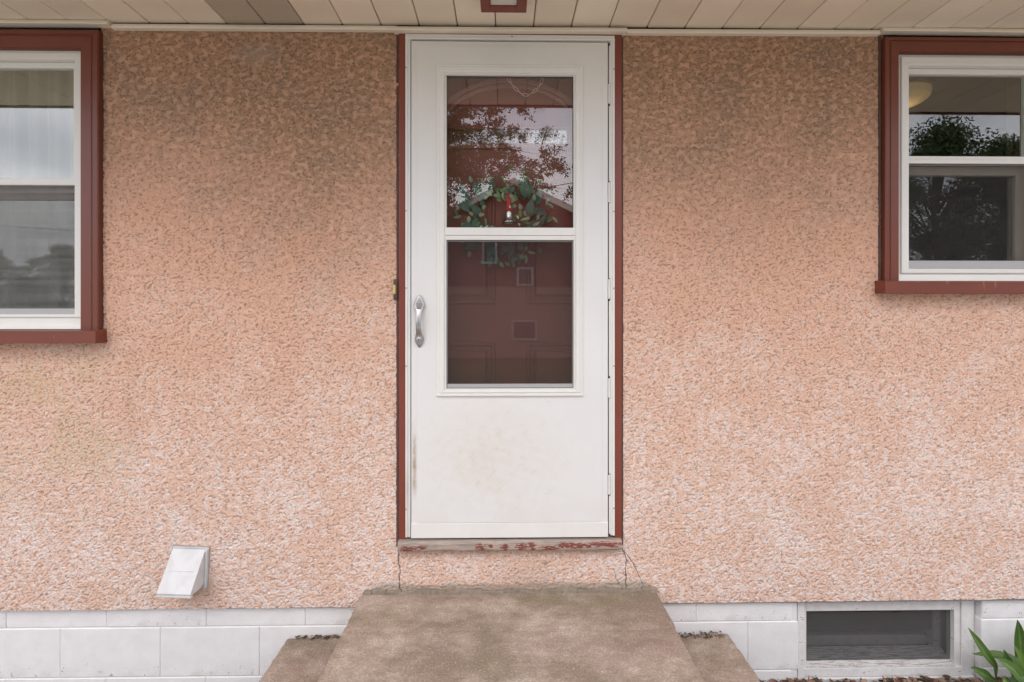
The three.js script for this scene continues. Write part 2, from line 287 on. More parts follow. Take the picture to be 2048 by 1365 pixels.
// cream moulding strips where soffit meets wall, stepped up over the windows
{
  const tr = group('eaves_moulding', house, { label: 'cream moulding strip between soffit and wall' });
  const strip = (xa, xb, ya, yb, z) => { const s = new THREE.Shape(); const h = 0.019; s.moveTo(0, 0); s.lineTo(z, 0); s.quadraticCurveTo(z + 0.003, h * 0.4, z * 0.75, h); s.lineTo(0, h); s.closePath();
    const g = new THREE.ExtrudeGeometry(s, { depth: xb - xa, bevelEnabled: false, curveSegments: 5 }); g.rotateY(-Math.PI / 2); g.scale(-1, 1, 1);
    const q = g.index ? g.toNonIndexed() : g, P = q.attributes.position;     // mirrored: turn the faces round again
    for (let i = 0; i < P.count; i += 3) { for (const c of ['X', 'Y', 'Z']) { const a = P['get' + c](i + 1), b = P['get' + c](i + 2); P['set' + c](i + 1, b); P['set' + c](i + 2, a); } }
    for (let i = 0; i < P.count; i++) { const t = P.getX(i) / (xb - xa), wob = 0.0012 * pn(P.getX(i) * 3 + xa, 2, 91); P.setX(i, P.getX(i) + xa); P.setY(i, P.getY(i) + lerp(ya, yb, t) + wob); P.setZ(i, P.getZ(i) + 0.001); }
    q.computeVertexNormals(); return metresUV(q); };
  mesh('strip', strip(-3.4, -1.545, 2.581, 2.584, 0.030), M.trim, tr);
  mesh('strip', strip(-1.538, -0.425, 2.574, 2.576, 0.020), M.trim, tr);
  mesh('strip', strip(-0.435, 0.490, 2.570, 2.573, 0.030), M.trim, tr);
  mesh('strip', strip(0.492, 1.512, 2.572, 2.576, 0.020), M.trim, tr);
  mesh('strip', strip(1.518, 3.4, 2.584, 2.578, 0.030), M.trim, tr);
}

// painted concrete blocks of the foundation
{
  const fo = group('foundation', house, { label: 'white painted concrete block foundation' });
  const R = rng(77);
  const chips = (s, heavy) => { const w = 512, h = 256; return [0, 1].map((d) => tex(w, h, (u, v) => {
    const X = u * 400, Y = v * 200, a = fbm(X / 60 + s, Y / 60, s, 4), f = pn(X / 3, Y / 3, s + 7), c = pn(X / 24 + s, Y / 16, s + 9) + 0.5 * pn(X / 6, Y / 6, s + 10);
    const chip = heavy * sstep(1.06, 1.11, c + 0.9 * (0.40 - v)) , hair = heavy * sstep(0.035, 0.0, Math.abs(pn(X / 32, Y / 26, s + 12) + 0.3 * pn(X / 8, Y / 8, s + 13))) * sstep(0.45, 0.05, v) * 0.5;
    if (d) return 0.6 + 0.16 * a + 0.2 * f - 0.35 * chip - 0.2 * hair;
    let k = mix3([0.80, 0.80, 0.80], [0.745, 0.74, 0.735], clamp(0.4 + 0.5 * a)); k = mix3(k, [0.45, 0.40, 0.35], 0.22 * heavy * sstep(0.22, 0.0, v) * clamp(0.5 + a)); k = mix3(k, [0.30, 0.25, 0.21], 0.8 * chip); return mix3(k, [0.4, 0.37, 0.34], 0.6 * hair); }, { data: !!d })); };
  const mats = [1, 2, 3, 4].map((k) => { const [m, b] = chips(300 + 20 * k, k > 1 ? 1 : 0.3); return std({ map: m, bumpMap: b, bumpScale: 0.0022, roughness: 0.62 }); });
  const blockUV = (g, x0, x1, y0, y1) => { const p = g.attributes.position, uv = g.attributes.uv; for (let i = 0; i < p.count; i++) uv.setXY(i, (p.getX(i) - x0) / (x1 - x0), (p.getY(i) - y0) / (y1 - y0)); return g; };
  const win = [1.203, 1.962];
  const course = (y0, y1, joints, k0) => { for (let i = 0; i + 1 < joints.length; i++) {
    let a = joints[i], b = joints[i + 1]; const parts = a < win[0] && b > win[1] ? [[a, win[0]], [win[1], b]] : a < win[0] && b > win[0] ? [[a, win[0]]] : a < win[1] && b > win[1] ? [[win[1], b]] : a >= win[0] && b <= win[1] ? [] : [[a, b]];
    for (const [p, q] of parts) { if (q - p < 0.03) continue; const dz = 0.0015 * (R() - 0.5); const g = box(p + 0.0004, q - 0.0004, y0 + 0.0018, y1 - 0.0022, -0.12, -0.02 + dz, 0.0036); blockUV(g, a, b, y0, y1); mesh('block', g, mats[(i + k0 + Math.floor(R() * 4)) % 4], fo); } } };
  const J = (o) => Array.from({ length: 16 }, (_, i) => o + 0.395 * (i - 7));
  course(0.2, 0.4, J(0.78 - 4 * 0.395 + 0.003), 0); course(0, 0.2, J(0.985 - 4 * 0.3925), 1); course(-0.2, 0, J(0.78 - 4 * 0.395), 2);
  mesh('mortar', [box(-4.25, win[0] - 0.004, -0.25, 0.4, -0.11, -0.0235, 0), box(win[1] + 0.004, 4.25, -0.25, 0.4, -0.11, -0.0235, 0), box(win[0] - 0.01, win[1] + 0.01, -0.25, -0.075, -0.11, -0.0245, 0)], std({ map: mottle(69, [0.74, 0.735, 0.73], 0.08), roughness: 0.8, bumpMap: grainB, bumpScale: 0.002 }), fo);
}

// ---------------------------------------------------------------- the storm door and its frame
{
  const fr = group('door_frame', house, { label: 'red-brown door trim with white aluminium channel' });
  mesh('jamb', [box(-0.4185, -0.389, 0.553, 2.575, -0.12, 0.007, 0.004), box(0.442, 0.474, 0.553, 2.575, -0.12, 0.007, 0.004), box(-0.389, 0.442, 2.556, 2.575, -0.12, 0.007, 0.003)], M.redJamb, fr);
  const R = rng(5), cz = [];
  for (const [x, w] of [[-0.4235, 0.008], [0.4765, 0.006]]) for (let i = 0; i < 110; i++) { const y = 0.525 + i * 0.0187; if (y > 2.56) break; cz.push(box(x - w / 2 - 0.002 * R(), x + w / 2 + 0.001 * R(), y, y + 0.0205, -0.01, 0.0015 + 0.002 * R(), 0.0012)); }
  mesh('caulk', cz, M.caulk, fr);
  // aluminium channel
  const stain = tex(64, 512, (u, v) => { const k = clamp(sstep(0.35, 0.05, v) * (0.4 + 0.5 * pn(u * 3, v * 14, 411))); return mix3([0.73, 0.735, 0.72], [0.46, 0.40, 0.32], 0.7 * k); });
  const chL = std({ map: stain, roughness: 0.4 }), vUV = (g) => { const p = g.attributes.position, uv = g.attributes.uv; for (let i = 0; i < p.count; i++) uv.setXY(i, p.getX(i) * 20, (p.getY(i) - 0.55) / 2.02); return g; };
  mesh('channel', [box(-0.3905, -0.3815, 0.566, 2.566, -0.005, 0.0135, 0.0015), box(-0.3815, -0.3755, 0.566, 2.566, -0.005, 0.0105, 0.001), box(-0.3755, -0.3705, 0.566, 2.566, -0.005, 0.0135, 0.0015)].map(vUV), chL, fr);
  mesh('channel', [box(0.4265, 0.434, 0.568, 2.556, -0.005, 0.011, 0.0015), box(0.434, 0.4435, 0.568, 2.552, -0.005, 0.0145, 0.0015)], M.white, fr);
  mesh('channel', [box(-0.3905, 0.4435, 2.5445, 2.552, -0.005, 0.0165, 0.0015), box(-0.380, 0.4435, 2.552, 2.5665, -0.005, 0.010, 0.001)], M.white, fr);
  const screw = new THREE.SphereGeometry(0.0034, 10, 6); screw.scale(1, 1, 0.45);
  for (const x of [-0.387, 0.4395]) for (const y of [2.431, 1.863, 1.556, 1.246, 0.678]) { const s = mesh('screw', screw, M.satin, fr); s.position.set(x, y, x < 0 ? 0.0138 : 0.0148); }
  mesh('screw', screw, M.satin, fr).position.set(0.033, 2.559, 0.0105);

  const sd = group('storm_door', house, { label: 'white aluminium storm door with two-part window, closed' });
  const D = { x0: -0.3675, x1: 0.4165, y0: 0.5635, y1: 2.5385 }, IN = [-0.2661, 0.3154, 1.1317, 2.4439], OP = [-0.2275, 0.2786, 1.1565, 2.4044];
  const skin = tex(512, 1024, (u, v) => {
    const x = D.x0 + u * 0.784, y = D.y0 + v * 1.975, n = fbm(x * 5, y * 5, 421, 4), f = fbm(x * 30, y * 30, 431, 3), s = pn(x * 12 + y * 40, y * 6, 441), s2 = pn((x - y) * 90, (x + y) * 8, 442);
    let c = [0.725, 0.728, 0.715];
    const smear = Math.exp(-(((x + 0.04) / 0.27) ** 2) - (((y - 0.88) / 0.20) ** 2)) * clamp(0.55 + 0.4 * n + 0.2 * s + 0.25 * f);
    c = mix3(c, [0.62, 0.56, 0.46], 0.62 * smear); c = mix3(c, [0.42, 0.39, 0.35], 0.25 * smear * sstep(0.3, 0.9, s2 + f * 0.5));
    const edge = Math.exp(-(((x + 0.355) / 0.008) ** 2)) * sstep(0.7, 0.8, y) * sstep(1.05, 0.9, y); c = mix3(c, [0.38, 0.28, 0.18], 0.85 * edge * (0.8 + 0.5 * f));
    const top = sstep(1.9, 2.5, y); c = mix3(c, [0.66, 0.64, 0.56], 0.35 * top);  // eave shade and yellowish soffit bounce painted onto the leaf top
    const low = sstep(0.78, 0.63, y) * clamp(0.35 + 0.8 * n); c = mix3(c, [0.58, 0.52, 0.44], 0.25 * low); const hnd = Math.exp(-(((x + 0.315) / 0.05) ** 2) - (((y - 1.40) / 0.12) ** 2)) * clamp(0.4 + n); c = mix3(c, [0.5, 0.46, 0.41], 0.22 * hnd); const scr = sstep(0.02, 0.0, Math.abs(pn(x * 7 + 0.6 * y, y * 5, 461))) * sstep(0.3, 0.7, pn(x * 9, y * 9, 462)) * (y < 1.13 ? 1 : 0.3); c = mix3(c, [0.42, 0.39, 0.35], 0.28 * scr);
    const spot = sstep(0.93, 0.97, pn(x * 110, y * 110, 451)); c = mix3(c, [0.35, 0.3, 0.27], 0.5 * spot); const k = 1 + 0.02 * n; return [c[0] * k, c[1] * k, c[2] * k]; });
  const skinM = std({ map: skin, roughness: 0.44, bumpMap: grainB, bumpScale: 0.0002 });
  const dUV = (g) => { const p = g.attributes.position, uv = g.attributes.uv; for (let i = 0; i < p.count; i++) uv.setXY(i, (p.getX(i) - D.x0) / 0.784, (p.getY(i) - D.y0) / 1.975); return g; };
  const hole = [IN[0] + 0.01, IN[1] - 0.01, IN[2] + 0.01, IN[3] - 0.01];
  mesh('leaf', [ring([D.x0, D.x1, D.y0, D.y1], hole, -0.022, 0.0108, 0.0012), ring([D.x0 + 0.020, D.x1 - 0.021, D.y0 + 0.06, D.y1 - 0.012], hole, 0.010, 0.0125, 0.0008), ring([D.x0 + 0.026, D.x1 - 0.027, D.y0 + 0.0605, D.y1 - 0.019], hole, 0.012, 0.0136, 0.0005)].map(dUV), skinM, sd);
  mesh('kick_rail', box(D.x0, D.x1, D.y0, D.y0 + 0.0585, -0.02, 0.0165, 0.002), M.white, sd);
  mesh('window_frame', [ring(IN, [IN[0] + 0.016, IN[1] - 0.016, IN[2] + 0.012, IN[3] - 0.014], 0.0125, 0.0178, 0.0015), ring([IN[0] + 0.0095, IN[1] - 0.0095, IN[2] + 0.006, IN[3] - 0.0085], [OP[0] - 0.006, OP[1] + 0.006, OP[2] - 0.006, OP[3] + 0.006], -0.012, 0.0215, 0.0045), ring([OP[0] - 0.0062, OP[1] + 0.0062, OP[2] - 0.0062, OP[3] + 0.0062], OP, -0.012, 0.0145, 0.001), box(IN[0] - 0.001, IN[1] + 0.001, IN[2] - 0.004, IN[2] + 0.0035, 0.012, 0.0225, 0.0015)], M.white, sd);
  mesh('crossbar', [box(OP[0] - 0.006, OP[1] + 0.006, 1.7655, 1.7965, -0.012, 0.0185, 0.002), box(OP[0] - 0.006, OP[1] + 0.006, 1.7475, 1.7648, -0.012, 0.016, 0.0015)], M.white, sd);
  mesh('pane', box(OP[0] - 0.004, OP[1] + 0.004, 1.79, 2.4084, -0.0045, -0.0044, 0), M.glass, sd);
  mesh('pane', box(OP[0] - 0.004, OP[1] + 0.004, 1.152, 1.752, -0.0065, -0.0064, 0), M.glass, sd);
  mesh('insect_screen', box(OP[0] - 0.002, OP[1] + 0.002, 1.16, 1.7475, 0.0030, 0.0031, 0), M.screen, sd);
  mesh('screen_rail', [box(OP[0] + 0.002, OP[1] - 0.002, 1.1585, 1.1742, 0.0, 0.0075, 0.0012), box(OP[0] + 0.0025, OP[0] + 0.0042, 1.1745, 1.744, 0.001, 0.0062, 0.0006), box(OP[1] - 0.0042, OP[1] - 0.0025, 1.1745, 1.744, 0.001, 0.0062, 0.0006), box(OP[0] + 0.0025, OP[1] - 0.0025, 1.7425, 1.7448, 0.001, 0.0062, 0.0006)], M.grey, sd);
  mesh('gasket', [box(OP[0] - 0.001, OP[0] + 0.0018, 1.1565, 1.748, 0.0, 0.0055, 0.0004), box(OP[1] - 0.0018, OP[1] + 0.001, 1.1565, 1.748, 0.0, 0.0055, 0.0004), box(OP[0], OP[1], 1.7455, 1.748, 0.0, 0.0055, 0.0004), box(OP[0], OP[1], 1.1562, 1.1582, 0.0, 0.0055, 0.0004), box(OP[0] - 0.001, OP[0] + 0.0016, 1.7965, 2.4044, -0.004, 0.001, 0.0004), box(OP[1] - 0.0016, OP[1] + 0.001, 1.7965, 2.4044, -0.004, 0.001, 0.0004), box(OP[0], OP[1], 2.402, 2.4046, -0.004, 0.001, 0.0004)], M.gasket, sd);
  // hinge side: knuckles of the continuous hinge
  for (const [a, b] of [[2.372, 2.296], [1.979, 1.901], [1.592, 1.515], [1.196, 1.120], [0.810, 0.733]]) {
    mesh('hinge', [bar([0.4215, b, 0.011], [0.4215, a, 0.011], 0.0042, 0.0042, 12), bar([0.4215, b - 0.002, 0.0112], [0.4215, b, 0.0112], 0.003, 0.003, 8)], M.white, sd); }
  mesh('hinge', [2.45, 2.135, 1.746, 1.355, 0.965, 0.65].map((y, i) => bar([0.4235, y - (i === 0 || i === 5 ? 0.075 : 0.15), 0.0095], [0.4235, y + (i === 0 || i === 5 ? 0.075 : 0.15), 0.0095], 0.0032, 0.0032, 10)), M.white, sd);
  // pull handle with thumb button and lock
  const rows = [[1.5255, 0.0061, 0.003, 0.0044], [1.52, 0.011, 0.006, 0.0066], [1.5, 0.0186, 0.009, 0.0088], [1.488, 0.0232, 0.0095, 0.0088], [1.478, 0.019, 0.012, 0.0088], [1.466, 0.0129, 0.019, 0.0077], [1.45, 0.0106, 0.029, 0.006], [1.43, 0.0099, 0.036, 0.0055], [1.41, 0.0099, 0.038, 0.0055], [1.392, 0.0099, 0.033, 0.0055], [1.378, 0.0106, 0.022, 0.006], [1.368, 0.0152, 0.013, 0.0077], [1.358, 0.0179, 0.01, 0.0083], [1.346, 0.0167, 0.009, 0.0077], [1.334, 0.0118, 0.0065, 0.0066], [1.325, 0.0065, 0.004, 0.0044], [1.3205, 0.0023, 0.002, 0.0022]];
  const P = [], I = [], n = 16;
  rows.forEach(([y, hw, z, th], r) => { for (let k = 0; k < n; k++) { const a = k / n * 6.28318, ca = Math.cos(a), sa = Math.sin(a); P.push(-0.334 + hw * Math.sign(ca) * Math.pow(Math.abs(ca), 0.7), y, 0.0136 + z * 0.8 + th * 0.7 * Math.sign(sa) * Math.pow(Math.abs(sa), 0.7)); if (r) { const p = (r - 1) * n + k, q = (r - 1) * n + (k + 1) % n; I.push(p, p + n, q, q, p + n, q + n); } } });
  const hg = new THREE.BufferGeometry(); hg.setAttribute('position', new THREE.Float32BufferAttribute(P, 3)); hg.setIndex(I); hg.computeVertexNormals(); hg.setAttribute('uv', new THREE.Float32BufferAttribute(new Float32Array(P.length / 3 * 2), 2));
  { const p = hg.attributes.position, uv = hg.attributes.uv; for (let i = 0; i < p.count; i++) uv.setXY(i, p.getX(i) * 8, p.getY(i) * 8); }
  mesh('handle', hg, M.satin, sd, { label: 'satin metal pull handle' });
  mesh('button', box(-0.3435, -0.3235, 1.4745, 1.501, 0.020, 0.036, 0.004), M.satin, sd, { label: 'square thumb button above the pull' });
  const lk = new THREE.LatheGeometry([[0, 0.0305], [0.0045, 0.0305], [0.0055, 0.0285], [0.0085, 0.029], [0.0105, 0.027], [0.011, 0.018]].map((q) => new THREE.Vector2(...q)), 24); lk.rotateX(Math.PI / 2); lk.translate(-0.3345, 1.3535, 0);
  mesh('lock', flat(lk), M.satin, sd, { label: 'round key cylinder' });
  mesh('keyhole', box(-0.3354, -0.3336, 1.349, 1.358, 0.0295, 0.0309, 0), M.dark, sd);
}
// worn wooden threshold
{
  const th = tex(1024, 128, (u, v) => {
    const x = u * 0.886, y = v * 0.09, g = fbm(x * 9, y * 420, 501, 3), g2 = pn(x * 30, y * 900, 511), n = fbm(x * 12, y * 40, 521, 3);
    let c = mix3([0.25, 0.205, 0.17], [0.46, 0.39, 0.335], clamp(0.5 + 0.7 * g)); c = mix3(c, [0.12, 0.09, 0.075], 0.75 * sstep(0.35, 0.8, g2 + 0.3 * n));
    c = mix3(c, [0.50, 0.35, 0.28], 0.5 * sstep(0.1, 0.6, n + 0.6 * (x > 0.5 ? 0.5 : -0.1)) * (v < 0.5 ? 1 : 0.3));
    for (const [cx, cy, w, h] of [[0.045, 0.012, 0.035, 0.011], [0.095, 0.018, 0.02, 0.008], [0.325, 0.018, 0.018, 0.014], [0.365, 0.022, 0.008, 0.008], [0.42, 0.018, 0.014, 0.013], [0.49, 0.019, 0.02, 0.014], [0.528, 0.02, 0.013, 0.017], [0.60, 0.012, 0.035, 0.008], [0.70, 0.021, 0.07, 0.011], [0.665, 0.026, 0.03, 0.01], [0.80, 0.026, 0.05, 0.011], [0.84, 0.024, 0.035, 0.012]]) {
      const d = ((x - cx) / (1.35 * w)) ** 2 + ((y - cy) / (1.2 * h)) ** 2, t = 0.45 + 0.75 * fbm(x * 55, y * 230, 531, 3) + 0.3 * pn(x * 300, y * 500, 533) - 0.75 * d; c = mix3(c, [0.20 + 0.04 * g, 0.055, 0.04], sstep(0.0, 0.07, t)); }
    return c; });
  const thB = tex(1024, 128, (u, v) => { const x = u * 0.886, y = v * 0.09; return 0.5 + 0.3 * fbm(x * 9, y * 420, 501, 3) + 0.2 * pn(x * 30, y * 900, 511); }, { data: true });
  const s = new THREE.Shape(); s.moveTo(-0.12, 0); s.lineTo(0.022, 0); s.quadraticCurveTo(0.031, 0.002, 0.0315, 0.012); s.lineTo(0.031, 0.030); s.quadraticCurveTo(0.030, 0.037, 0.02, 0.0395); s.lineTo(-0.12, 0.0455); s.closePath();
  const g = new THREE.ExtrudeGeometry(s, { depth: 0.886, bevelEnabled: false, curveSegments: 6, steps: 60 }); g.rotateY(-Math.PI / 2); g.translate(0.886, 0, 0);
  const p = g.attributes.position, uv = g.attributes.uv; g.computeVertexNormals();
  for (let i = 0; i < p.count; i++) { const x = p.getX(i), y = p.getY(i), z = p.getZ(i); uv.setXY(i, x / 0.886, (y + Math.max(0, 0.03 - z)) / 0.09); p.setXYZ(i, x - 0.4175, y + 0.516 + 0.0012 * pn(x * 14, 1, 541), z + 0.0012 * pn(x * 25, y * 50, 542)); }
  // extruding along +z and turning by -90 degrees makes z of the profile point to +x: the profile's x is the scene's z
  mesh('threshold', flat(g), std({ map: th, bumpMap: thB, bumpScale: 0.0018, roughness: 0.85 }), house, { label: 'weathered wooden threshold with flaking red paint' });
}
// the panelled front door behind the glass
{
  const ed = group('entry_door', house, { label: 'red panelled front door behind the storm door' });
  const z = -0.10, slabM = M.door;
  mesh('door_slab', [box(-0.385, 0.438, 0.56, 2.54, z - 0.045, z, 0.002)], slabM, ed);
  mesh('reveal', [box(-0.389, -0.37, 0.56, 2.556, z, -0.03, 0.001), box(0.425, 0.442, 0.56, 2.556, z, -0.03, 0.001)], M.redDark, ed);
  const panel = (x0, x1, y0, y1) => mesh('panel', [ring([x0, x1, y0, y1], [x0 + 0.016, x1 - 0.016, y0 + 0.016, y1 - 0.016], z - 0.001, z + 0.008, 0.004), slab(rectShape(x0 + 0.034, x1 - 0.034, y0 + 0.034, y1 - 0.034), z - 0.001, z + 0.011, 0.008)], slabM, ed);
  panel(-0.28, -0.035, 1.495, 1.985); panel(0.095, 0.335, 1.495, 1.985); panel(-0.28, -0.035, 0.74, 1.335); panel(0.095, 0.335, 0.74, 1.335);
  // arched moulding above, with a slim glazed light below it
  const arc = (r0, r1, z0, z1) => { const s = new THREE.Shape(); s.absarc(0, 0, r1, Math.PI * 0.16, Math.PI * 0.84); s.absarc(0, 0, r0, Math.PI * 0.84, Math.PI * 0.16, true); s.closePath(); const g = slab(s, z0, z1, 0.003, 2); g.translate(0.026, 2.03, 0); return g; };
  const am = std({ color: lin(0.26, 0.10, 0.08), roughness: 0.4 });
  mesh('arched_moulding', [arc(0.392, 0.412, z - 0.001, z + 0.014), arc(0.372, 0.39, z - 0.001, z + 0.009)], am, ed);
  mesh('door_light', [ring([-0.30, 0.30, 2.145, 2.245], [-0.275, 0.275, 2.168, 2.226], z - 0.001, z + 0.012, 0.003)], slabM, ed);
  mesh('pane', box(-0.275, 0.275, 2.168, 2.226, z + 0.004, z + 0.0041, 0), M.paneDouble, ed);
}

// ---------------------------------------------------------------- double-hung windows
function casing(parent, x0, x1, y0, y1, w, name) {   // red brick-mould round [x0..x1] x [.., y1] (inner edge), standing on the sill
  const prof = new THREE.Shape(); prof.moveTo(0, -0.05); prof.lineTo(0, 0.018); prof.lineTo(0.003, 0.0225); prof.lineTo(w * 0.62, 0.025); prof.lineTo(w * 0.66, 0.0215); prof.lineTo(w * 0.72, 0.0215); prof.lineTo(w * 0.75, 0.0255); prof.lineTo(w - 0.003, 0.0255); prof.lineTo(w, 0.022); prof.lineTo(w, -0.05); prof.closePath();
  const run = (len) => new THREE.ExtrudeGeometry(prof, { depth: len, bevelEnabled: false });
  // sides: profile x -> away from the opening
  const side = (x, dir) => { const H = y1 + w - y0, g = run(H), p = g.attributes.position, n = p.count, out = [];
    for (let i = 0; i < n; i++) { const a = p.getX(i), b = p.getY(i), c = p.getZ(i); const top = c > H / 2; out.push([x + dir * a, top ? y1 + a : y0, b]); }
    const f = []; for (let i = 0; i < n; i += 3) (dir > 0 ? [0, 2, 1] : [0, 1, 2]).forEach((k) => f.push(...out[i + k]));
    const q = new THREE.BufferGeometry(); q.setAttribute('position', new THREE.Float32BufferAttribute(f, 3)); q.computeVertexNormals(); q.setAttribute('uv', new THREE.Float32BufferAttribute(new Float32Array(f.length / 3 * 2), 2)); return metresUV(q); };
  const head = () => { const g = run(1), p = g.attributes.position, n = p.count, f = []; for (let i = 0; i < n; i += 3) [0, 1, 2].forEach((k) => { const a = p.getX(i + k), b = p.getY(i + k), c = p.getZ(i + k); f.push(c > 0.5 ? x0 - a : x1 + a, y1 + a, b); });
    const q = new THREE.BufferGeometry(); q.setAttribute('position', new THREE.Float32BufferAttribute(f, 3)); q.computeVertexNormals(); q.setAttribute('uv', new THREE.Float32BufferAttribute(new Float32Array(f.length / 3 * 2), 2)); return metresUV(q); };
  mesh(name, [side(x0, -1), side(x1, 1), head()], M.red, parent);
}
const sillTex = tex(512, 64, (u, v) => { const x = u * 1.0, n = fbm(x * 7, v, 551, 2), run = sstep(0.62, 0.8, pn(x * 46, v * 0.5, 561)) * sstep(0.2, 0.5, v + 0.3 * n); let c = [0.165, 0.039, 0.022]; c = mix3(c, [0.40, 0.24, 0.18], 0.55 * run); const k = 1 + 0.1 * n; return [c[0] * k, c[1] * k, c[2] * k]; });
const sillM = std({ map: sillTex, roughness: 0.4 });
function sill(parent, x0, x1, y0, y1) {
  const g = [quadBox([[x0, y0, 0.056], [x1, y0, 0.056], [x1, y0, -0.05], [x0, y0, -0.05], [x0, y1, 0.056], [x1, y1, 0.056], [x1, y1 + 0.012, -0.05], [x0, y1 + 0.012, -0.05]])];
  const p = g[0].attributes.position, uv = g[0].attributes.uv; for (let i = 0; i < p.count; i++) uv.setXY(i, p.getX(i), (p.getY(i) - y0) / 0.06);
  mesh('sill', g, sillM, parent);
  const R = rng(Math.round(x0 * 100) + 900), c = []; for (let i = 0; i < 26; i++) { const y = y1 + i * 0.045; if (y > 2.56) break; for (const x of [x0 + 0.018, x1 - 0.018]) c.push(box(x - 0.004 - 0.002 * R(), x + 0.004 + 0.002 * R(), y, y + 0.049, -0.01, 0.003 + 0.002 * R(), 0.0012)); }
  mesh('caulk', c, M.caulk, parent);
}
{  // left
  const w = group('window', house, { label: 'left window with white sashes in red-brown casing' });
  const L = -2.42, X = -1.6775;
  casing(w, L, X + 0.0205, 1.385, 2.4925, 0.071, 'casing'); sill(w, L - 0.09, -1.5705, 1.340, 1.388);
  mesh('frame', [ring([L, X + 0.022, 1.40, 2.51], [L + 0.022, X - 0.018, 1.44, 2.467], -0.06, -0.001, 0.0015), ring([L + 0.004, X + 0.012, 1.44, 2.485], [L + 0.022, X - 0.016, 1.452, 2.456], -0.05, 0.004, 0.0015), quadBox([[L, 1.394, 0.02], [X + 0.021, 1.394, 0.02], [X + 0.021, 1.394, -0.05], [L, 1.394, -0.05], [L, 1.418, 0.008], [X + 0.021, 1.418, 0.008], [X + 0.021, 1.424, -0.05], [L, 1.424, -0.05]])], M.vinyl, w);
  mesh('upper_sash', [ring([L + 0.022, X - 0.014, 1.966, 2.4555], [L + 0.05, X - 0.038, 1.9925, 2.4335], -0.045, -0.018, 0.0015)], M.vinyl, w);
  mesh('lower_sash', [ring([L + 0.022, X - 0.014, 1.445, 1.966], [L + 0.055, X - 0.040, 1.478, 1.915], -0.075, -0.048, 0.0015), box(L + 0.024, X - 0.016, 1.938, 1.9645, -0.06, -0.046, 0.001)], M.taupe, w);
  mesh('pane', box(L + 0.04, X - 0.03, 1.985, 2.44, -0.0301, -0.03, 0), M.paneLow, w);
  mesh('pane', box(L + 0.045, X - 0.035, 1.465, 1.93, -0.0601, -0.06, 0), M.paneLow, w);
  mesh('insect_screen', box(L + 0.024, X - 0.018, 1.455, 1.964, -0.0121, -0.012, 0), M.screenPale, w);
  mesh('screen_rail', [box(L + 0.024, X - 0.018, 1.443, 1.4745, -0.018, -0.006, 0.0015)], M.grey, w);
  mesh('room', [box(-4.2, -0.9, 0.1, 0.14, -3.2, -0.16, 0), box(-4.2, -0.9, 0.1, 2.68, -3.24, -3.2, 0), box(-4.22, -4.18, 0.1, 2.68, -3.2, -0.06, 0), box(-0.94, -0.9, 0.1, 2.68, -3.2, -0.13, 0)], std({ color: lin(0.16, 0.14, 0.11), roughness: 0.9 }), w);
  mesh('inner_wall', [box(-4.2, L, 0.1, 2.68, -0.16, -0.12, 0), box(X + 0.03, -0.9, 0.1, 2.68, -0.16, -0.12, 0), box(L, X + 0.03, 0.1, 1.39, -0.16, -0.12, 0), box(L, X + 0.03, 2.50, 2.68, -0.16, -0.12, 0), box(X + 0.022, X + 0.03, 1.39, 2.5, -0.13, -0.055, 0), box(L - 0.008, L, 1.39, 2.5, -0.13, -0.055, 0)], std({ color: lin(0.3, 0.27, 0.22), roughness: 0.9 }), w);
  // pleated sheer
  const g = new THREE.PlaneGeometry(0.95, 1.25, 260, 8), p = g.attributes.position; for (let i = 0; i < p.count; i++) { const x = p.getX(i), y = p.getY(i); p.setZ(i, 0.013 * Math.sin(x * 62 + 1.4 * Math.sin(x * 17) + 0.3 * y) + 0.006 * Math.sin(x * 141 + 2)); } g.computeVertexNormals(); g.translate(-2.05, 1.93, -0.20);
  const cu = mesh('curtain', g, new THREE.MeshPhysicalMaterial({ color: lin(0.46, 0.45, 0.34), roughness: 1, transmission: 0.25, thickness: 0, side: THREE.DoubleSide }), null, { label: 'pale pleated curtain hanging behind the left window', category: 'curtain' }); cu.castShadow = true;
}
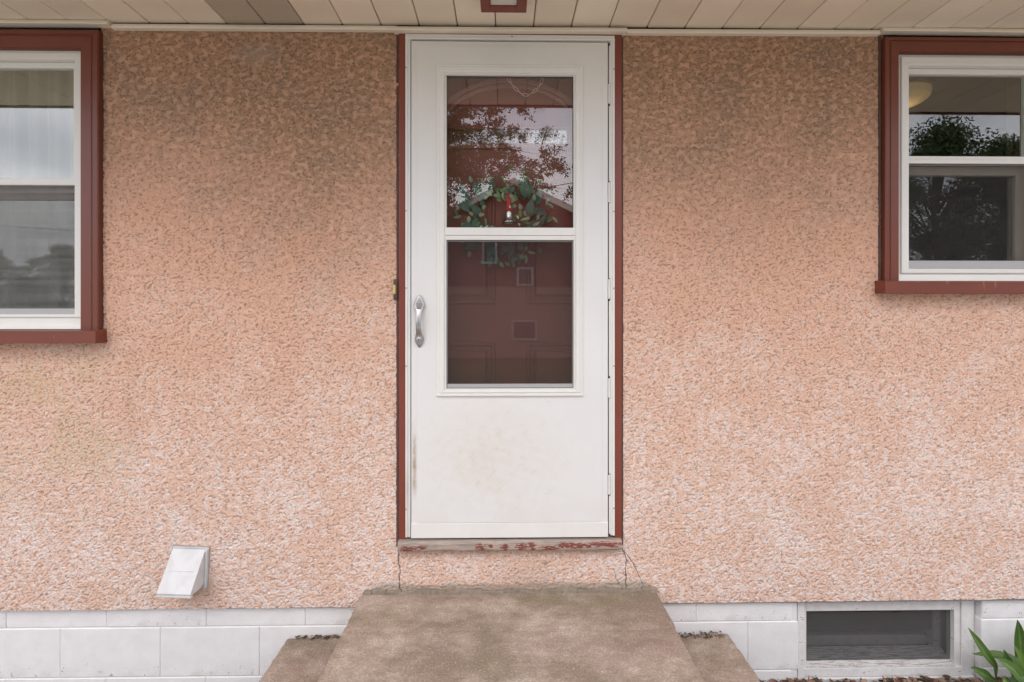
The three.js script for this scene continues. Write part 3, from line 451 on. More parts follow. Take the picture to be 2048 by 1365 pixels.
{  // right
  const w = group('window', house, { label: 'right window with lit ceiling lamp behind it' });
  const X = 1.6085, Rr = 2.205;
  casing(w, X - 0.0205, Rr, 1.575, 2.5075, 0.058, 'casing'); sill(w, 1.505, Rr + 0.08, 1.535, 1.5825);
  mesh('frame', [ring([X - 0.022, Rr, 1.585, 2.525], [X + 0.012, Rr - 0.02, 1.625, 2.50], -0.06, -0.006, 0.0015), ring([X + 0.004, Rr - 0.004, 1.619, 2.497], [X + 0.034, Rr - 0.03, 1.637, 2.4615], -0.05, 0.003, 0.0015), box(X + 0.022, Rr - 0.02, 2.466, 2.473, 0.0, 0.005, 0.001), quadBox([[X - 0.021, 1.583, 0.018], [Rr, 1.583, 0.018], [Rr, 1.583, -0.05], [X - 0.021, 1.583, -0.05], [X - 0.021, 1.612, 0.006], [Rr, 1.612, 0.006], [Rr, 1.62, -0.05], [X - 0.021, 1.62, -0.05]])], M.vinyl, w);
  mesh('upper_sash', [ring([X + 0.034, Rr - 0.03, 2.068, 2.4605], [X + 0.050, Rr - 0.05, 2.1015, 2.438], -0.048, -0.022, 0.0015), box(X + 0.034, Rr - 0.03, 2.068, 2.083, -0.03, -0.012, 0.002)], M.vinyl, w);
  mesh('lower_sash', [ring([X + 0.034, Rr - 0.03, 1.638, 2.068], [X + 0.056, 2.134, 1.668, 2.030], -0.075, -0.05, 0.0015), box(X + 0.036, Rr - 0.032, 2.044, 2.066, -0.06, -0.048, 0.001)], M.taupe, w);
  mesh('pane', box(X + 0.045, Rr - 0.045, 2.095, 2.445, -0.0351, -0.035, 0), M.paneDouble, w);
  mesh('pane', box(X + 0.045, Rr - 0.045, 1.655, 2.036, -0.0621, -0.062, 0), M.paneDouble, w);
  mesh('insect_screen', box(X + 0.034, Rr - 0.032, 1.65, 2.068, -0.0121, -0.012, 0), M.screen, w);
  mesh('screen_rail', [box(X + 0.036, Rr - 0.034, 1.638, 1.6705, -0.018, -0.006, 0.0015)], M.grey, w);
  const brown = std({ map: mottle(71, [0.075, 0.045, 0.03], 0.3), roughness: 0.7 });
  mesh('room', [box(0.9, 4.2, 0.1, 0.14, -3.2, -0.16, 0), box(0.9, 4.2, 0.1, 2.68, -3.24, -3.2, 0), box(4.18, 4.22, 0.1, 2.68, -3.2, -0.06, 0), box(0.9, 0.94, 0.1, 2.68, -3.2, -0.13, 0), box(0.9, 4.2, 2.60, 2.64, -3.2, -0.12, 0)], brown, w);
  mesh('inner_wall', [box(0.9, X - 0.03, 0.1, 2.68, -0.16, -0.12, 0), box(Rr, 4.2, 0.1, 2.68, -0.16, -0.12, 0), box(X - 0.03, Rr, 0.1, 1.58, -0.16, -0.12, 0), box(X - 0.03, Rr, 2.51, 2.68, -0.16, -0.12, 0), box(X - 0.03, X - 0.022, 1.58, 2.51, -0.13, -0.055, 0), box(Rr, Rr + 0.008, 1.58, 2.51, -0.13, -0.055, 0)], brown, w);
}
{  // small basement window with a sagging screen
  const w = group('basement_window', house, { label: 'low basement window in peeling white wooden frame' });
  const Z = -0.05, peel = tex(512, 512, (u, v) => { const x = u * 400, y = v * 400, n = fbm(x / 40, y / 40, 601, 4), g = pn(x / 70, y / 3, 611), f = pn(x / 5, y / 5, 612); let c = mix3([0.64, 0.63, 0.61], [0.74, 0.73, 0.72], clamp(0.5 + 0.6 * n)); c = mix3(c, [0.25, 0.21, 0.18], 0.85 * sstep(0.58, 0.78, n * 0.7 + 0.5 * g + 0.25 * f)); return c; }, { repeat: [2.5, 2.5] });
  const pm = std({ map: peel, roughness: 0.75, bumpMap: grainB, bumpScale: 0.001 });
  const peelH = tex(512, 128, (u, v) => { const x = u * 700, y = v * 60, n = fbm(x / 60, y / 5, 621, 4), g = pn(x / 120, y / 1.6, 622); const f = fbm(x / 7, y / 2.5, 625, 3); let c = mix3([0.60, 0.59, 0.57], [0.46, 0.44, 0.42], clamp(0.5 + n + 0.3 * f)); c = mix3(c, [0.25, 0.20, 0.165], 0.75 * sstep(0.0, 0.5, n * 0.6 + 0.3 * g + 0.45 * f)); return c; }, { repeat: [1.4, 1 / 0.06] });
  mesh('frame', [box(1.205, 1.234, -0.075, 0.285, -0.1, -0.028, 0.002), box(1.898, 1.945, -0.075, 0.285, -0.1, Z + 0.01, 0.002), box(1.946, 1.961, -0.075, 0.285, -0.1, Z, 0.001), box(1.234, 1.898, 0.26, 0.285, -0.1, Z, 0.002), box(1.234, 1.945, -0.078, -0.045, -0.1, Z + 0.02, 0.002)], pm, w);
  mesh('sash', [box(1.2345, 1.252, -0.043, 0.259, -0.085, Z + 0.004, 0.002), box(1.872, 1.897, -0.043, 0.259, -0.085, Z + 0.004, 0.002), box(1.252, 1.872, 0.2235, 0.259, -0.085, Z + 0.004, 0.002), box(1.2345, 1.897, -0.043, -0.008, -0.085, Z + 0.012, 0.002)], pm, w);
  mesh('sash_ledge', [quadBox([[1.252, -0.0075, Z + 0.010], [1.872, -0.0075, Z + 0.010], [1.872, 0.008, -0.12], [1.252, 0.008, -0.12], [1.252, -0.006, Z + 0.010], [1.872, -0.006, Z + 0.010], [1.872, 0.030, -0.12], [1.252, 0.030, -0.12]])], std({ map: peelH, roughness: 0.85 }), w);
  mesh('inner_frame', [box(1.84, 1.871, 0.02, 0.26, -0.30, -0.11, 0.002), box(1.253, 1.84, 0.012, 0.055, -0.30, -0.15, 0.003)], std({ map: peel, color: lin(0.7, 0.68, 0.66), roughness: 0.8 }), w);
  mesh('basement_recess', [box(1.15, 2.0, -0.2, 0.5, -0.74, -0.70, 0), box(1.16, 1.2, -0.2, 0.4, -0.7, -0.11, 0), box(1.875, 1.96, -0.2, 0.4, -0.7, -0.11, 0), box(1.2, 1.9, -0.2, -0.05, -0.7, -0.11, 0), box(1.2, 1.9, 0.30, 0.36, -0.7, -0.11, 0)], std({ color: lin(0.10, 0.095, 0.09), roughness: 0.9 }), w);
  // screen: hangs from the sash, its top edge torn and sagging
  const nx = 80, P = [], I = []; for (let i = 0; i <= nx; i++) { const t = i / nx, x = 1.250 + 0.624 * t; const sag = 0.011 * Math.exp(-(((t - 0.40) / 0.09) ** 2)) + 0.013 * Math.exp(-(((t - 0.62) / 0.07) ** 2)) + 0.002 * pn(t * 30, 1, 631); P.push(x, 0.006, -0.066, x, 0.118, -0.066 + 0.004 * Math.sin(t * 9), x, 0.2225 - sag, -0.066 + 0.9 * sag); if (i) { const k = (i - 1) * 3; for (const o of [0, 1]) I.push(k + o, k + 3 + o, k + 4 + o, k + o, k + 4 + o, k + 1 + o); } }
  const sg = new THREE.BufferGeometry(); sg.setAttribute('position', new THREE.Float32BufferAttribute(P, 3)); sg.setIndex(I); sg.computeVertexNormals();
  mesh('insect_screen', sg, std({ color: lin(0.085, 0.085, 0.085), roughness: 0.9, transparent: true, opacity: 0.66, side: THREE.DoubleSide }), w);
}

// ================================================================= things on and at the wall
{  // ceiling lamp in the right room, lit
  const l = group('ceiling_lamp', null, { label: 'lit round glass ceiling lamp seen through the upper right window', category: 'lamp' });
  l.position.set(2.045, 2.598, -0.56); l.scale.set(0.92, 0.92, 0.92);
  const prof = [[0.140, 0], [0.142, -0.022], [0.134, -0.026], [0.140, -0.034], [0.134, -0.046], [0.122, -0.046], [0.122, -0.056], [0.106, -0.057], [0.104, -0.067], [0.086, -0.067], [0.083, -0.075], [0.064, -0.075], [0.061, -0.081], [0.042, -0.081], [0.039, -0.086], [0.02, -0.086], [0, -0.088]].reverse().map((q) => new THREE.Vector2(...q));
  mesh('lamp_shade', new THREE.LatheGeometry(prof, 48), new THREE.MeshPhysicalMaterial({ color: lin(0.66, 0.52, 0.30), roughness: 0.4, emissive: lin(1, 0.62, 0.25), emissiveIntensity: 0.10 }), l);
  mesh('lamp_base', new THREE.CylinderGeometry(0.158, 0.158, 0.012, 40), std({ color: lin(0.5, 0.4, 0.25), roughness: 0.4, metalness: 0.5 }), l);
  const p = new THREE.PointLight(lin(1, 0.72, 0.40), 0.06); p.position.set(2.055, 2.45, -0.56); p.castShadow = true; p.shadow.radius = 4; scene.add(p);
}
{  // square porch light under the soffit
  const l = group('porch_light', null, { label: 'square red-brown porch light with frosted glass on the soffit', category: 'lamp' }); l.position.set(0.0, 2.604, 0.255);
  mesh('light_frame', [...[[-0.083, -0.047, -0.083, 0.083], [0.047, 0.083, -0.083, 0.083], [-0.047, 0.047, -0.083, -0.047], [-0.047, 0.047, 0.047, 0.083]].map(([a, b, c, d]) => box(a, b, -0.046, 0.0, c, d, 0.002))], M.redJamb, l);
  mesh('light_glass', [box(-0.0475, 0.0475, -0.040, -0.02, -0.0475, 0.0475, 0.003)], std({ color: lin(0.62, 0.62, 0.58), roughness: 0.35 }), l);
}
{  // doorbell
  const b = group('doorbell', null, { label: 'small worn doorbell with yellowed button beside the door trim', category: 'doorbell' }); b.position.set(-0.432, 1.5505, 0);
  mesh('housing', [box(-0.0065, 0.009, -0.041, 0.041, -0.002, 0.0115, 0.003), box(-0.004, 0.0045, -0.039, -0.026, 0.0105, 0.0135, 0.001), box(-0.004, 0.0045, 0.026, 0.039, 0.0105, 0.0135, 0.001)], std({ map: mottle(73, [0.10, 0.075, 0.055], 0.5, 8), roughness: 0.6, metalness: 0.3 }), b);
  mesh('button', [box(-0.0075, 0.0035, -0.019, 0.019, 0.008, 0.0185, 0.004)], std({ color: lin(0.62, 0.46, 0.17), roughness: 0.4 }), b);
}
{  // dryer vent hood
  const v = group('vent_hood', null, { label: 'white metal dryer vent hood low on the wall left of the steps', category: 'vent' });
  const m = std({ map: tex(256, 256, (u, w) => { const n = fbm(u * 5, w * 5, 641, 3), s = sstep(0.82, 0.9, pn(u * 26, w * 26, 642)); return mix3(mix3([0.64, 0.65, 0.655], [0.58, 0.58, 0.575], clamp(0.5 + n)), [0.45, 0.42, 0.4], 0.4 * s); }, { repeat: [4, 4] }), roughness: 0.5, bumpMap: grainB, bumpScale: 0.0006 });
  v.position.set(-1.242, 0.449, 0); v.rotation.z = -0.045;
  mesh('flange', [box(-0.071, 0.071, -0.078, 0.082, -0.002, 0.006, 0.002)], m, v);
  mesh('hood', [quadBox([[-0.064, -0.060, 0.098], [0.062, -0.060, 0.098], [0.062, -0.060, 0.005], [-0.064, -0.060, 0.005], [-0.064, -0.053, 0.1], [0.062, -0.053, 0.1], [0.062, 0.078, 0.014], [-0.064, 0.078, 0.014]]), quadBox([[-0.064, 0.077, 0.005], [0.062, 0.077, 0.005], [0.062, 0.077, 0.0052], [-0.064, 0.077, 0.0052], [-0.064, 0.0785, 0.0145], [0.062, 0.0785, 0.0145], [0.062, 0.0785, 0.005], [-0.064, 0.0785, 0.005]])].slice(0, 1), m, v);
  mesh('lip', [box(-0.066, 0.064, -0.068, -0.0605, 0.088, 0.1005, 0.0015)], m, v);
  mesh('flap', [quadBox([[-0.058, -0.066, 0.094], [0.056, -0.066, 0.094], [0.056, -0.070, 0.01], [-0.058, -0.070, 0.01], [-0.058, -0.061, 0.094], [0.056, -0.061, 0.094], [0.056, -0.066, 0.01], [-0.058, -0.066, 0.01]])], m, v);
  mesh('seal', [box(-0.073, 0.073, 0.0815, 0.087, -0.002, 0.0045, 0.002), box(-0.0755, -0.0705, -0.08, 0.085, -0.002, 0.004, 0.002), box(0.0705, 0.0745, -0.08, 0.085, -0.002, 0.004, 0.002)], std({ map: mottle(87, [0.40, 0.34, 0.29], 0.4, 12), roughness: 0.9 }), v);
  mesh('crease', [quadBox([[-0.05, 0.010, 0.0585], [0.046, 0.010, 0.0585], [0.046, 0.010, 0.05], [-0.05, 0.010, 0.05], [-0.05, 0.0135, 0.0578], [0.046, 0.0135, 0.0578], [0.046, 0.0135, 0.048], [-0.05, 0.0135, 0.048]])], m, v);
  mesh('side_bead', [box(0.0622, 0.0705, -0.076, 0.078, 0.006, 0.016, 0.003)], m, v);
}
{  // wreath on the front door, hand bell, chain
  const w = group('wreath', null, { label: 'eucalyptus wreath hanging on the red front door behind glass', category: 'wreath' }); w.position.set(0.005, 1.845, -0.082);
  const R = rng(1234);
  const leaf = (len, wid, fold, tip = 1) => { const n = 7, P = [], I = []; for (let i = 0; i <= n; i++) { const t = i / n, hw = wid * Math.pow(Math.sin(Math.PI * Math.pow(t, 0.8)), tip) * (t < 1 ? 1 : 0) + 0.0006, z = 0.16 * len * Math.sin(t * 2.6); P.push(-hw, t * len, z + fold * hw, 0, t * len, z, hw, t * len, z + fold * hw); if (i) { const k = (i - 1) * 3; for (const o of [0, 1]) I.push(k + o, k + o + 1, k + o + 4, k + o, k + o + 4, k + o + 3); } } const g = new THREE.BufferGeometry(); g.setAttribute('position', new THREE.Float32BufferAttribute(P, 3)); g.setIndex(I); g.computeVertexNormals(); return g; };
  const big = [leaf(0.085, 0.0165, 0.3), leaf(0.072, 0.0155, 0.25), leaf(0.062, 0.010, 0.35)], small = [leaf(0.028, 0.0075, 0.3, 0.8), leaf(0.036, 0.0055, 0.35, 0.9)];
  const bm = [[0.045, 0.095, 0.065], [0.06, 0.115, 0.08], [0.035, 0.075, 0.05]].map((c) => std({ color: lin(...c), roughness: 0.55, side: THREE.DoubleSide })), sm = [[0.16, 0.24, 0.11], [0.20, 0.27, 0.16], [0.09, 0.18, 0.05]].map((c) => std({ color: lin(...c), roughness: 0.6, side: THREE.DoubleSide }));
  const ringG = new THREE.TorusGeometry(0.118, 0.006, 8, 48); for (let i = 0; i < 16; i++) { const a = R() * 6.283, b = a + 0.9 * (R() - 0.5), r = 0.15 + 0.07 * R(); mesh('sprig', bar([0.11 * Math.cos(a), 0.11 * Math.sin(a), 0.01], [r * Math.cos(b), r * Math.sin(b), 0.03], 0.0014, 0.0008, 5), std({ color: lin(0.10, 0.12, 0.05), roughness: 0.8 }), w); }
  mesh('ring', ringG, std({ color: lin(0.06, 0.04, 0.025), roughness: 0.9 }), w);
  for (let i = 0; i < 58; i++) { const a = R() * 6.283, r = 0.085 + 0.075 * R(), l = mesh('leaf', big[i % 3], bm[(i * 7) % 3], w); l.position.set(r * Math.cos(a), r * Math.sin(a), 0.005 + 0.022 * R()); l.rotation.set(0.6 * (R() - 0.5), 0.8 * (R() - 0.5), a - Math.PI / 2 + (R() < 0.5 ? 1 : -1) * (0.5 + 0.9 * R())); const s = 0.65 + 0.5 * R(); l.scale.set(s, s, s); }
  for (let i = 0; i < 90; i++) { const a = R() * 6.283, r = 0.07 + 0.14 * R(), l = mesh('leaf', small[i % 2], sm[(i * 5) % 3], w); l.position.set(r * Math.cos(a), r * Math.sin(a), 0.01 + 0.03 * R()); l.rotation.set(0.9 * (R() - 0.5), 0.9 * (R() - 0.5), R() * 6.283); }
  const bud = new THREE.SphereGeometry(0.0048, 8, 6); bud.scale(0.8, 1.5, 0.8); const wm = std({ color: lin(0.62, 0.6, 0.52), roughness: 0.6 });
  for (const [x, y] of [[-0.098, -0.035], [-0.075, -0.036], [-0.073, -0.048], [-0.045, -0.06], [0.052, 0.004], [0.058, -0.026], [0.02, 0.045], [0.09, -0.06]]) { const b = mesh('bud', bud, wm, w); b.position.set(x, y, 0.04); b.rotation.z = x * 9; }
  const b = group('hand_bell', null, { label: 'small silver bell on a red strap hanging inside the wreath', category: 'bell' }); b.position.set(0.022, 1.83, -0.045);
  mesh('bell_cup', new THREE.LatheGeometry([[0.0285, 0], [0.030, 0.001], [0.0285, 0.004], [0.0225, 0.012], [0.0185, 0.022], [0.0165, 0.034], [0.0155, 0.042], [0.013, 0.0475], [0.006, 0.050], [0, 0.0505]].map((q) => new THREE.Vector2(...q)), 32), M.chrome, b);
  const st = std({ color: lin(0.34, 0.022, 0.018), roughness: 0.6 });
  mesh('strap', [box(-0.0085, 0.0085, 0.05, 0.122, -0.002, 0.002, 0.001), box(-0.0105, 0.0105, 0.05, 0.062, -0.006, 0.006, 0.003), box(-0.0098, 0.0098, 0.064, 0.069, -0.004, 0.004, 0.001)], st, b); b.position.y = 1.827; b.rotation.z = 0.02;
  const c = group('hanging_chain', null, { label: 'thin pale link chain looped behind the top of the door glass', category: 'chain' });
  const pts = [[1016, 154], [1024, 169], [1038, 183], [1052, 191], [1066, 184], [1081, 168], [1085, 156]], F = [[0.0165, 2.417], [0.033, 2.386], [0.062, 2.357], [0.090, 2.341], [0.119, 2.355], [0.150, 2.388], [0.158, 2.412]];
  const curve = new THREE.CatmullRomCurve3(F.map(([x, y]) => new THREE.Vector3(x, y, -0.03))), NL = 9;
  const lw = (r) => { const s = new THREE.CatmullRomCurve3([[0, 0.5], [0.16, 0.38], [0.16, -0.38], [0, -0.5], [-0.16, -0.38], [-0.16, 0.38]].map(([x, y]) => new THREE.Vector3(x * 0.026, y * 0.0265, 0)), true); return new THREE.TubeGeometry(s, 28, r, 6, true); };
  const lg = lw(0.0011), cm = std({ color: lin(0.62, 0.5, 0.46), roughness: 0.4, metalness: 0.3 });
  for (let i = 0; i < NL; i++) { const a = curve.getPointAt(i / NL), d = curve.getPointAt((i + 1) / NL), m = mesh('link', lg, cm, c); m.position.copy(a).add(d).multiplyScalar(0.5); m.rotation.z = Math.atan2(d.y - a.y, d.x - a.x) + Math.PI / 2; m.rotation.order = 'ZYX'; m.rotation.y = i % 2 ? 1.25 : 0.1; const s = a.distanceTo(d) / 0.0235; m.scale.set(1, s, 1); }
}

// ================================================================= steps and ground
{
  const conc = (s, base) => { const w = 1280; const f = (u, v) => { const x = u * 1.9, y = v * 1.9, n = 0.95 * fbmG(x * 3.0, y * 4.2, s, 7, 0.74), m = 0.8 * fbmG(x * 11, y * 15, s + 10, 5, 0.8), g = pn(x * 150, y * 150, s + 20), g2 = pn(x * 330, y * 330, s + 21), st = 0.9 * fbmG(x * 1.7, y * 2.4, s + 30, 6, 0.7); return [n, m, g, g2, st, x, y]; };
    const map = tex(w, w, (u, v) => { const [n, m, g, g2, st, x, y] = f(u, v);
      let c = mix3([0.235, 0.180, 0.130], [0.405, 0.322, 0.258], clamp(0.48 + 0.85 * n + 0.4 * m));
      c = mix3(c, [0.46, 0.395, 0.325], 0.75 * sstep(0.15, 1.0, 0.6 * m + 0.8 * n + 0.25 * g)); c = mix3(c, [0.205, 0.17, 0.10], 0.72 * sstep(-0.05, 0.8, st + 0.25 * m)); c = mix3(c, [0.30, 0.21, 0.175], 0.4 * sstep(0.0, 0.8, -st + 0.25 * m));
      c = mix3(c, [0.44, 0.39, 0.34], 0.55 * sstep(0.62, 0.85, g + 0.25 * g2)); c = mix3(c, [0.10, 0.08, 0.06], 0.6 * sstep(0.66, 0.86, g2 - 0.3 * g));
      const k = base * (1.0 + 0.20 * g + 0.20 * g2); return [c[0] * k, c[1] * k, c[2] * k]; }, { mirror: true, repeat: [1 / 1.9, 1 / 1.9] });
    const b = tex(w, w, (u, v) => { const [n, m, g, g2] = f(u, v); return 0.5 + 0.12 * m + 0.22 * g + 0.2 * g2 - 0.25 * sstep(0.66, 0.86, g2 - 0.3 * g); }, { data: true, mirror: true, repeat: [1 / 1.9, 1 / 1.9] });
    return std({ map, bumpMap: b, bumpScale: 0.0022, roughness: 0.93 }); };
  const st = group('front_steps', null, { label: 'weathered concrete front steps below the door, landing and wider lower step', category: 'steps' });
  const c1 = conc(701, 1.04), c2 = conc(731, 1.0);
  const worn = (x0, x1, y0, y1, z0, z1, s) => {   // rounded, chipped edges; uv placed so that no mirror line of the texture crosses the slab
    const r = 0.011, sh = new THREE.Shape(); sh.moveTo(x0, y0); sh.lineTo(x1, y0); sh.lineTo(x1, y1 - r); sh.quadraticCurveTo(x1, y1, x1 - r, y1); sh.lineTo(x0 + r, y1); sh.quadraticCurveTo(x0, y1, x0, y1 - r); sh.closePath();
    let g = new THREE.ExtrudeGeometry(sh, { depth: z1 - z0, steps: 170, bevelEnabled: false, curveSegments: 4 }); g.translate(0, 0, z0);
    const p = g.attributes.position; for (let i = 0; i < p.count; i++) { const x = p.getX(i), y = p.getY(i), z = p.getZ(i); if (y < y1 - 0.05) continue; const e = x < (x0 + x1) / 2 ? 1 : -1; const chip = 0.0035 * pn(z * 22, s + e, 851) + 0.0025 * pn(z * 70, s + e, 852) + 0.010 * sstep(0.45, 0.8, pn(z * 14, s + e * 3, 853)); p.setXYZ(i, x + e * chip, y - 0.35 * Math.abs(chip), z); }
    for (const k of ['normal', 'uv']) g.deleteAttribute(k); g = mergeVertices(g, 1e-5); g.computeVertexNormals(); const q = metresUV(g), w = q.attributes.uv; for (let i = 0; i < w.count; i++) w.setXY(i, w.getX(i) + 0.95, w.getY(i) + 0.2 * s); return q; };
  mesh('landing', worn(-0.566, 0.614, -0.1, 0.340, 0.004, 1.0, 1), c1, st);
  mesh('lower_step', worn(-0.866, 0.912, -0.1, 0.158, -0.006, 1.34, 2), c2, st);
  const ledge = []; const R = rng(31); for (let i = 0; i < 40; i++) { const a = -0.555 + i * 0.0292; ledge.push(box(a, a + 0.031, 0.335, 0.350 + 0.006 * R() + 0.004 * Math.sin(i), -0.004, 0.010 + 0.007 * R(), 0.003)); }
  mesh('mortar_fillet', ledge, std({ map: mottle(75, [0.27, 0.225, 0.175], 0.5, 14), roughness: 0.95, bumpMap: grainB, bumpScale: 0.004 }), st);
}
const litterGeo = (() => { const g = new THREE.BufferGeometry(); const n = 4, P = [], I = []; for (let i = 0; i <= n; i++) { const t = i / n, w = 0.42 * Math.sin(Math.PI * (0.12 + 0.76 * t)); P.push(-w, 0.10 * Math.sin(t * 3), t - 0.5, w, 0.10 * Math.sin(t * 3) + 0.08, t - 0.5); if (i) { const k = 2 * i - 2; I.push(k, k + 2, k + 1, k + 1, k + 2, k + 3); } } g.setAttribute('position', new THREE.Float32BufferAttribute(P, 3)); g.setIndex(I); g.computeVertexNormals(); return g; })();
function litter(name, label, n, place, seed, cols, extra = {}) {
  const im = new THREE.InstancedMesh(litterGeo, std({ color: 0xffffff, roughness: 0.95, side: THREE.DoubleSide }), n), R = rng(seed), o = new THREE.Object3D(), c = new THREE.Color();
  for (let i = 0; i < n; i++) { const [x, y, z, s] = place(R); o.position.set(x, y, z); o.rotation.set((R() - 0.5) * 1.6, R() * 6.3, (R() - 0.5) * 1.6); o.scale.set(s * (0.25 + 0.6 * R()), s, s * (0.7 + R())); o.updateMatrix(); im.setMatrixAt(i, o.matrix); const k = cols[Math.floor(R() * cols.length)], v = 0.7 + 0.6 * R(); c.setRGB(k[0] * v, k[1] * v, k[2] * v); im.setColorAt(i, c); }
  im.name = name; im.castShadow = im.receiveShadow = true; Object.assign(im.userData, { kind: 'stuff', label, category: 'dead leaves', ...extra }); scene.add(im);
}
litter('dead_leaves', 'brown dead leaves and chips on the soil below the basement window', 9000, (R) => { const x = 0.93 + 2.4 * R(), z = Math.pow(R(), 1.3) * 0.8, h = 0.012 * pn(x * 7, z * 7, 801) + 0.014 * (1 - z); return [x, -0.072 + h + 0.022 * R(), -0.02 + z, 0.012 + 0.02 * R()]; }, 91, [[0.20, 0.12, 0.075], [0.12, 0.065, 0.04], [0.30, 0.20, 0.13], [0.07, 0.045, 0.035], [0.36, 0.27, 0.19], [0.22, 0.10, 0.07]]);
litter('step_debris', 'twigs and dead leaf bits in the gap behind the lower step', 230, (R) => { const left = R() < 0.4, x = left ? -0.83 + 0.27 * R() : 0.62 + 0.26 * R(); return [x, 0.158 + 0.006 * R(), -0.014 + (left ? 0.014 : 0.035) * R(), 0.006 + 0.010 * R()]; }, 92, [[0.20, 0.13, 0.085], [0.10, 0.065, 0.04], [0.30, 0.22, 0.15], [0.06, 0.05, 0.03]]);
{  // ground: one sheet to the horizon, a planting strip along the wall, an unseen concrete slab added to bounce light
  const gr = tex(512, 512, (u, v) => { const n = tile(u, v, 6, 811), m = tile(u, v, 30, 812), f = tile(u, v, 90, 813); const k = 1 + 0.25 * n + 0.3 * m + 0.3 * f; return [0.060 * k, 0.085 * k, 0.028 * k]; }, { repeat: [60, 60] });
  const g = new THREE.PlaneGeometry(500, 500); g.rotateX(-Math.PI / 2); const l = mesh('lawn', g, std({ map: gr, roughness: 1 }), null, { kind: 'structure', label: 'mown green lawn around the house', category: 'lawn' }); l.position.y = -0.08;
  const s = box(-4.6, 4.6, -0.10, -0.068, -0.10, 1.2, 0.004); mesh('soil', s, std({ map: mottle(77, [0.12, 0.085, 0.06], 0.5, 18), roughness: 1 }), null, { kind: 'structure', label: 'dark soil strip along the foundation', category: 'soil' });
  const d = box(-9, 9, -0.12, -0.050, 1.2, 8.0, 0.01); mesh('bounce_slab', d, std({ map: mottle(79, [0.50, 0.46, 0.41], 0.2, 9), roughness: 0.95 }), null, { kind: 'structure', label: 'unseen pale concrete slab added in front of the steps to bounce light', category: 'bounce_slab' });
}
{  // broad-leaved plant at the right corner
  const p = group('plant', null, { label: 'green broad-leaved plant in front of the foundation at right', category: 'plant' });
  const lm = [0, 1, 2].map((k) => std({ map: tex(64, 256, (u, v) => { const r = 0.5 + 0.5 * Math.sin(u * 70 + 2 * pn(u * 4, v * 6, 821)), n = pn(u * 5, v * 12, 822 + k), mid = Math.exp(-(((u - 0.5) / 0.05) ** 2)); let c = mix3([[0.055, 0.118, 0.016], [0.042, 0.098, 0.017], [0.082, 0.155, 0.018]][k], [0.105, 0.18, 0.03], clamp(0.25 * r + 0.3 * n)); return mix3(c, [0.24, 0.32, 0.10], 0.45 * mid); }), roughness: 0.5, side: THREE.DoubleSide }));
  const blade = (pts, hw, fold, face, k) => {   // pts: spine from base to tip
    const c = new THREE.CatmullRomCurve3(pts.map((q) => new THREE.Vector3(...q))), n = 22, m = 6, P = [], U = [], I = [], F = new THREE.Vector3(...face).normalize();
    for (let i = 0; i <= n; i++) { const t = i / n, o = c.getPointAt(t), T = c.getTangentAt(t), S = T.clone().cross(F).normalize(), N = S.clone().cross(T).normalize(); const w = hw * Math.max(0.02, Math.pow(Math.sin(Math.PI * Math.pow(t, 1.15)), 0.85)) * (t > 0.98 ? 0.3 : 1) + 0.0012 * (1 - t);
      for (let j = 0; j <= m; j++) { const a = j / m * 2 - 1, q = o.clone().addScaledVector(S, a * w).addScaledVector(N, fold * Math.abs(a) * w + 0.002 * pn(t * 6 + k, a * 2, 831)); P.push(q.x, q.y, q.z); U.push(j / m, t); if (i && j) { const x = i * (m + 1) + j; I.push(x - m - 2, x - m - 1, x, x - m - 2, x, x - 1); } } }
    const g = new THREE.BufferGeometry(); g.setAttribute('position', new THREE.Float32BufferAttribute(P, 3)); g.setAttribute('uv', new THREE.Float32BufferAttribute(U, 2)); g.setIndex(I); g.computeVertexNormals(); mesh('leaf', g, lm[k % 3], p); };
  const zf = [0.1, 0.25, 1];
  blade([[1.905, 0.035, 0.10], [1.899, 0.09, 0.10], [1.868, 0.13, 0.105], [1.835, 0.18, 0.10], [1.80, 0.238, 0.095]], 0.0165, 0.35, zf, 0);
  blade([[1.903, 0.033, 0.10], [1.875, 0.05, 0.11], [1.835, 0.075, 0.12], [1.788, 0.102, 0.12]], 0.0175, 0.25, [0, 0.5, 1], 1);
  blade([[1.99, 0.02, 0.14], [1.965, 0.06, 0.145], [1.925, 0.11, 0.14], [1.880, 0.140, 0.13]], 0.025, 0.3, [0.3, 0.4, 1], 0);
  blade([[1.985, 0.03, 0.09], [1.975, 0.07, 0.09], [1.955, 0.11, 0.09], [1.945, 0.148, 0.09]], 0.018, 0.3, zf, 1);
  blade([[2.02, 0.03, 0.11], [2.00, 0.09, 0.115], [1.985, 0.14, 0.11], [1.972, 0.175, 0.105]], 0.016, 0.3, zf, 2);
  blade([[2.03, 0.0, 0.07], [2.035, 0.10, 0.07], [2.03, 0.18, 0.07], [2.015, 0.255, 0.075]], 0.022, 0.25, [-0.4, 0.2, 1], 1);
  blade([[1.93, 0.0, 0.15], [1.88, 0.02, 0.20], [1.835, 0.01, 0.25], [1.80, -0.02, 0.29]], 0.034, 0.2, [0.1, 1, 0.6], 1);
  blade([[1.91, 0.03, 0.12], [1.95, 0.06, 0.16], [1.99, 0.05, 0.21], [2.02, 0.02, 0.26]], 0.036, 0.2, [0, 1, 0.9], 1);
  blade([[1.90, 0.0, 0.10], [1.85, 0.02, 0.13], [1.80, 0.005, 0.16], [1.755, -0.01, 0.17]], 0.022, 0.25, [0, 1, 0.6], 0);
  blade([[1.925, 0.02, 0.13], [1.91, 0.06, 0.14], [1.892, 0.07, 0.15], [1.875, 0.06, 0.16]], 0.012, 0.5, [0.2, 0.8, 0.5], 2);
